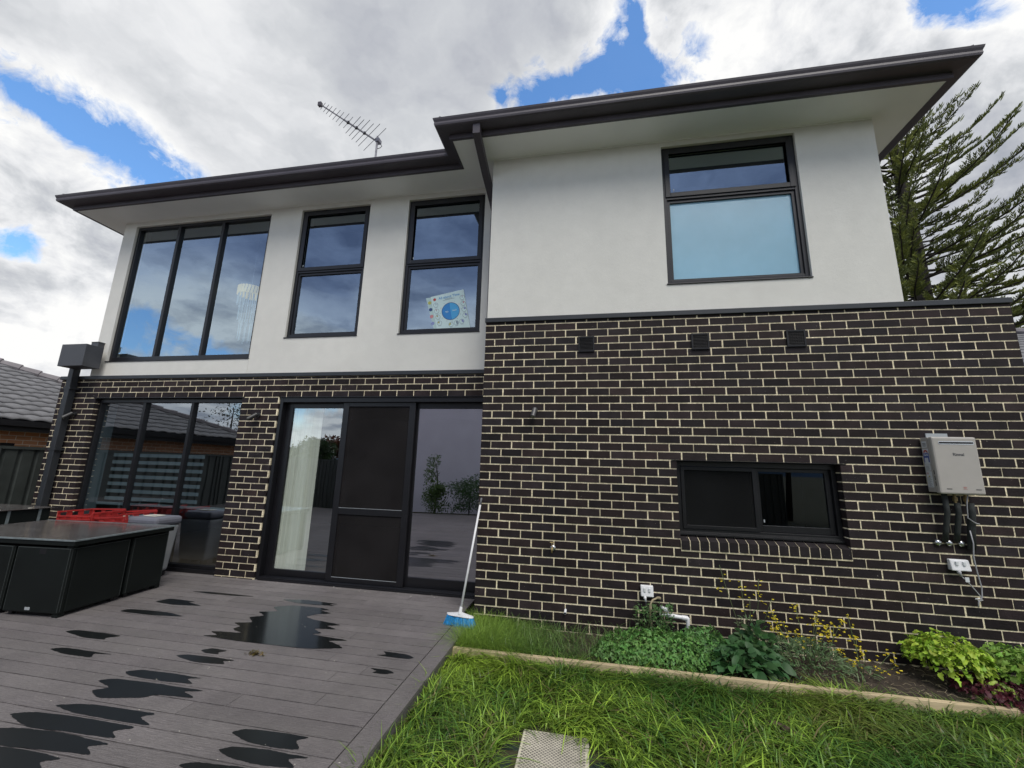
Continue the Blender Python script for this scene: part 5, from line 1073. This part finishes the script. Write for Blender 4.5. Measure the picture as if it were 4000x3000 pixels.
def fence(label, p0, p1, ztop, zbot):
    t = thing('steel_fence', label, 'fence', p0); p0, p1 = Vector(p0), Vector(p1); d = (p1 - p0); L = d.length; d.normalize(); n_ = Vector((-d.y, d.x, 0)); mb = MB(); u = 0; prof = []
    while u < L: prof += [(u, 0), (u + .15, 0), (u + .165, .028), (u + .205, .028), (u + .22, 0)]; u += .22
    for (a, ha), (b, hb) in zip(prof, prof[1:]):
        A, B = p0 + d * a + n_ * ha, p0 + d * b + n_ * hb; mb.quad((A.x, A.y, zbot), (B.x, B.y, zbot), (B.x, B.y, ztop), (A.x, A.y, ztop))
    mb.build('panel', M['fence'], t); M_ = Matrix(((d.x, n_.x, 0, p0.x), (d.y, n_.y, 0, p0.y), (0, 0, 1, 0), (0, 0, 0, 1)))
    MB().box(0, L, -.02, .045, ztop - .04, ztop + .01, mtx=M_).build('rail', M['fence'], t); MB().box(0, L, -.02, .045, zbot, zbot + .05, mtx=M_).build('rail', M['fence'], t)
    for k in range(int(L / 2.35) + 1): MB().box(k * 2.35, k * 2.35 + .05, -.024, .05, zbot, ztop + .006, mtx=M_).build('post', M['fence'], t)
fence('dark corrugated steel boundary fence at the left behind the patio table', (-8.62, -11, 0), (-8.62, 7.5, 0), 1.65, -.35); fence('dark corrugated steel fence across the back of the yard', (8.0, -11.6, 0), (-8.5, -11.6, 0), 1.55, -.35)
MB().box(-8.6, -7.2, 2.6, 2.7, -.3, 1.6).build('side_gate', M['fence']); tag(bpy.data.objects['side_gate'], 'dark gate closing the side passage left of the house', 'gate')

# what the windows reflect: rendered wall, shrubs, trees, hills
M['lav'] = mat('lilac_grey_render', (.80, .78, .88), .9, noise=(1.5, .04), bump=(60, .1))
rh = thing('rear_house', 'plain lilac grey rendered house across the yard, seen reflected in the door', 'house', (-3, -13, -.3)); MB().box(-7.3, 1.6, -17, -10.75, -.35, 6.6).build('wall', M['lav'], rh); mb = MB(); hip(mb, -7.8, 2.1, -17.5, -10.3, 6.6, .4); mb.build('roof', M['iron'], rh)
def foliage(name, m, parent, C_, rad, n, size, col):
    C_ = np.array(C_, float); k = RNG.integers(0, len(C_), n); d = RNG.normal(0, 1, (n, 3)); d /= np.linalg.norm(d, axis=1, keepdims=True); rr = RNG.random(n) ** .4
    P = C_[k] + d * rr[:, None] * np.array(rad); v, f, kk = leaves(P, RNG.normal(0, 1, (n, 3)), d + RNG.normal(0, .5, (n, 3)), rnd(size * .6, size * 1.4, n), rnd(size * .3, size * .6, n), (.2, 1, .15), .1, .2)
    return np_mesh(name, v, f, m, parent, cols=tile_cols(vary(col, n, .45), kk))
def bushy(label, x, y, h, r, n, size, col, name='tree', cat='tree', group='trees beyond the yard'):
    t = thing(name, label, cat, (x, y, -.3), group); MB().tube([(x, y, -.35), (x + .03 * h, y, h * .35), (x, y + .02 * h, h * .8)], [.02 * h, .014 * h, .004 * h], 7).build('trunk', M['bark'], t, smooth=True)
    lo_ = .45 if name == 'tree' else .02; C_ = [(x + random.uniform(-r, r) * .6, y + random.uniform(-r, r) * .6, h * random.uniform(lo_, .9)) for _ in range(9 if name == 'tree' else 14)]; foliage('crown', M['leaf'], t, C_, (r * .5, r * .5, h * .17), n, size, col)
for i, a in enumerate((('slim young shrub near the lilac wall', -4.3, -8.9, 2.0, .55, 1800, .09, (.12, .20, .05)), ('rounded low shrub beside the slim one', -3.1, -9.2, 1.35, .9, 2600, .08, (.08, .16, .05)), ('low green shrub right of the rounded one', -1.9, -9.4, 1.2, 1.2, 2800, .08, (.10, .18, .05)))): bushy(*a, name='garden_shrub', cat='shrub', group='shrubs by the rear wall')
for i, a in enumerate((('broad dark tree far across the yard to the left', -24, -28, 3.6, 3.0, 2600, .35, (.03, .06, .02)), ('tall thin tree far behind the fence', -17, -30, 3.2, 2.0, 1500, .3, (.05, .06, .02)), ('reddish tree in the distance', -30, -40, 4.6, 3, 2000, .5, (.13, .05, .03)), ('large dark tree behind the back fence on the right', 4.5, -16, 7.5, 3.4, 5200, .3, (.022, .04, .018)), ('second large dark tree behind the back fence', 9.5, -15, 6.5, 3.4, 4200, .3, (.022, .04, .018)), ('small thin tree beyond the neighbouring roof', -16.5, -12, 5.2, 1.4, 600, .12, (.05, .055, .03)))): bushy(*a)
M['hill'] = mat('far_hill', (.055, .09, .15), 1.0, noise=(.01, .2), spec=0)
mb = MB(); N_ = 120
for k in range(N_):
    a0, a1 = R(130 + 180 * k / N_), R(130 + 180 * (k + 1) / N_)
    hh = lambda a: 22 + 14 * math.sin(a * 5) + 7 * math.sin(a * 13 + 1) + 3 * math.sin(a * 37)
    for rr0, rr1, z0, z1 in ((760, 900, 0, 1),): P = [(rr0 * math.sin(a0), rr0 * math.cos(a0), -1), (rr0 * math.sin(a1), rr0 * math.cos(a1), -1), (rr1 * math.sin(a1), rr1 * math.cos(a1), hh(a1)), (rr1 * math.sin(a0), rr1 * math.cos(a0), hh(a0))]; mb.quad(*P)
tag(mb.build('hills', M['hill']), kind='structure')

# ------------------------------------------------------------------ tall pine at the right
pine = thing('pine_tree', 'tall dark green pine with upswept brushy branches behind the right corner of the house', 'pine', (13.35, 12, -.3)); H0 = 16.4; TX, TY = 13.35, 12.0
MB().tube([(TX, TY, -.35), (TX, TY, 5), (TX + .05, TY, 10), (TX, TY, 14), (TX, TY, H0)], [.34, .30, .25, .16, .02], 12).build('trunk', M['bark'], pine, smooth=True)
bm_ = MB(); rp, rd, rl, rc = [], [], [], []
z = 4.4
while z < H0 - .3:
    nb = 10; ph = random.uniform(0, 6.28); zf = min(1, max(0, (z - 4.4) / 8.0))
    Lmax = 6.6 - 2.2 * zf if z < 13.2 else max(.6, (H0 - z) * 1.25 + .3)
    for b in range(nb):
        az = ph + b * 6.283 / nb + random.uniform(-.25, .25); Lb = Lmax * random.uniform(.40, 1.06); zb_ = z + random.uniform(-.25, .25); Lb *= .78 if math.sin(az) < -.35 and zf > .6 else 1; out = np.array([math.cos(az), math.sin(az), 0]); sdv = np.array([-math.sin(az), math.cos(az), 0])
        rise = .0 + .42 * zf ** 1.2 + random.uniform(-.20, .14); pts = []
        for k in range(7): t = k / 6; pts.append(np.array([TX, TY, zb_]) + out * Lb * t * (1 - .10 * rise * t) + np.array([0, 0, 1]) * Lb * (rise * (t ** 1.25) + .10 * t ** 4) + sdv * .05 * Lb * math.sin(t * 3 + az))
        bm_.tube([Vector(p) for p in pts], [.05 * Lb / 5 * (1 - .85 * k / 6) + .006 for k in range(7)], 5, caps=False)
        s_ = .22 * Lb if Lb > 1.5 else .1 * Lb; cl = random.uniform(0, 6)
        while s_ < Lb:
            t = s_ / Lb; i = min(5, int(t * 6)); fr = t * 6 - i; c0 = pts[i] * (1 - fr) + pts[i + 1] * fr; tan = pts[i + 1] - pts[i]; tan /= np.linalg.norm(tan)
            for sg in (-1, 1):
                clump = .55 + .45 * math.sin(s_ * 5.5 + cl + sg)
                Ls = (.16 + .66 * (1 - t) * clump) * min(1, Lb / 3) * random.uniform(.7, 1.15); sdd = sdv * sg; dd = tan * random.uniform(.7, 1.0) + sdd * random.uniform(.35, .9) + np.array([0, 0, random.uniform(-.15, .30)]); dd /= np.linalg.norm(dd); nrp = max(2, int(Ls / .040)); bright = RNG.random(); pr = np.cross(dd, np.array([0, 0, 1.])); pr /= np.linalg.norm(pr)
                for q in range(nrp):
                    u = (q + 1) / nrp; base_ = c0 + dd * Ls * u + np.array([0, 0, .10 * Ls * u * u])
                    for s2_ in (-1, 1): rp.append(base_); rd.append(dd * .85 + pr * s2_ * random.uniform(.3, .9) + np.array([0, 0, random.uniform(-.1, .5)])); rl.append(random.uniform(.07, .13) * (1.25 - .4 * u)); rc.append(bright)
            s_ += random.uniform(.10, .16)
        for q in range(3): rp.append(pts[-1] - np.array([0, 0, .05 * q])); rd.append(pts[-1] - pts[-2] + RNG.normal(0, .05, 3)); rl.append(.2); rc.append(.5)
    z += random.uniform(.50, .66)
bm_.build('branches', M['bark'], pine, smooth=True)
P = np.array(rp); d = np.array(rd); d /= np.linalg.norm(d, axis=1, keepdims=True); Ln = np.array(rl); cb_ = np.array(rc); n = len(P)
s1 = np.cross(d, np.array([.3, .5, .8])); s1 /= np.linalg.norm(s1, axis=1, keepdims=True); s2 = np.cross(d, s1); Vp = []
for t, w in ((0, .008), (.45, .016), (1, .004)):
    for a in (0, 2.094, 4.189): Vp.append(P + d * (Ln * t)[:, None] + np.array([0, 0, 1]) * (Ln * .25 * t * t)[:, None] + (s1 * math.cos(a) + s2 * math.sin(a)) * w)
Vp = np.stack(Vp, 1); base = (np.arange(n) * 9)[:, None]; Fp = np.concatenate([base + np.array([3 * k + j, 3 * k + (j + 1) % 3, 3 * k + 3 + (j + 1) % 3, 3 * k + 3 + j]) for k in range(2) for j in range(3)], 0).astype(int)
mixc = np.clip(cb_ ** 2.2 + RNG.normal(0, .08, n), 0, 1)[:, None]; low = np.clip(1.5 - (P[:, 2] - 6) / 6, 0, 1)[:, None]; cc = (1 - mixc) * np.array([.19, .225, .085]) + mixc * np.array([.44, .47, .14]); cc = cc * (1 - .35 * low * mixc) + .35 * low * mixc * np.array([.19, .24, .03]); cc *= rnd(.7, 1.3, n)[:, None]
np_mesh('crown', Vp.reshape(-1, 3), Fp, M['needle'], pine, cols=tile_cols(cc, 6))
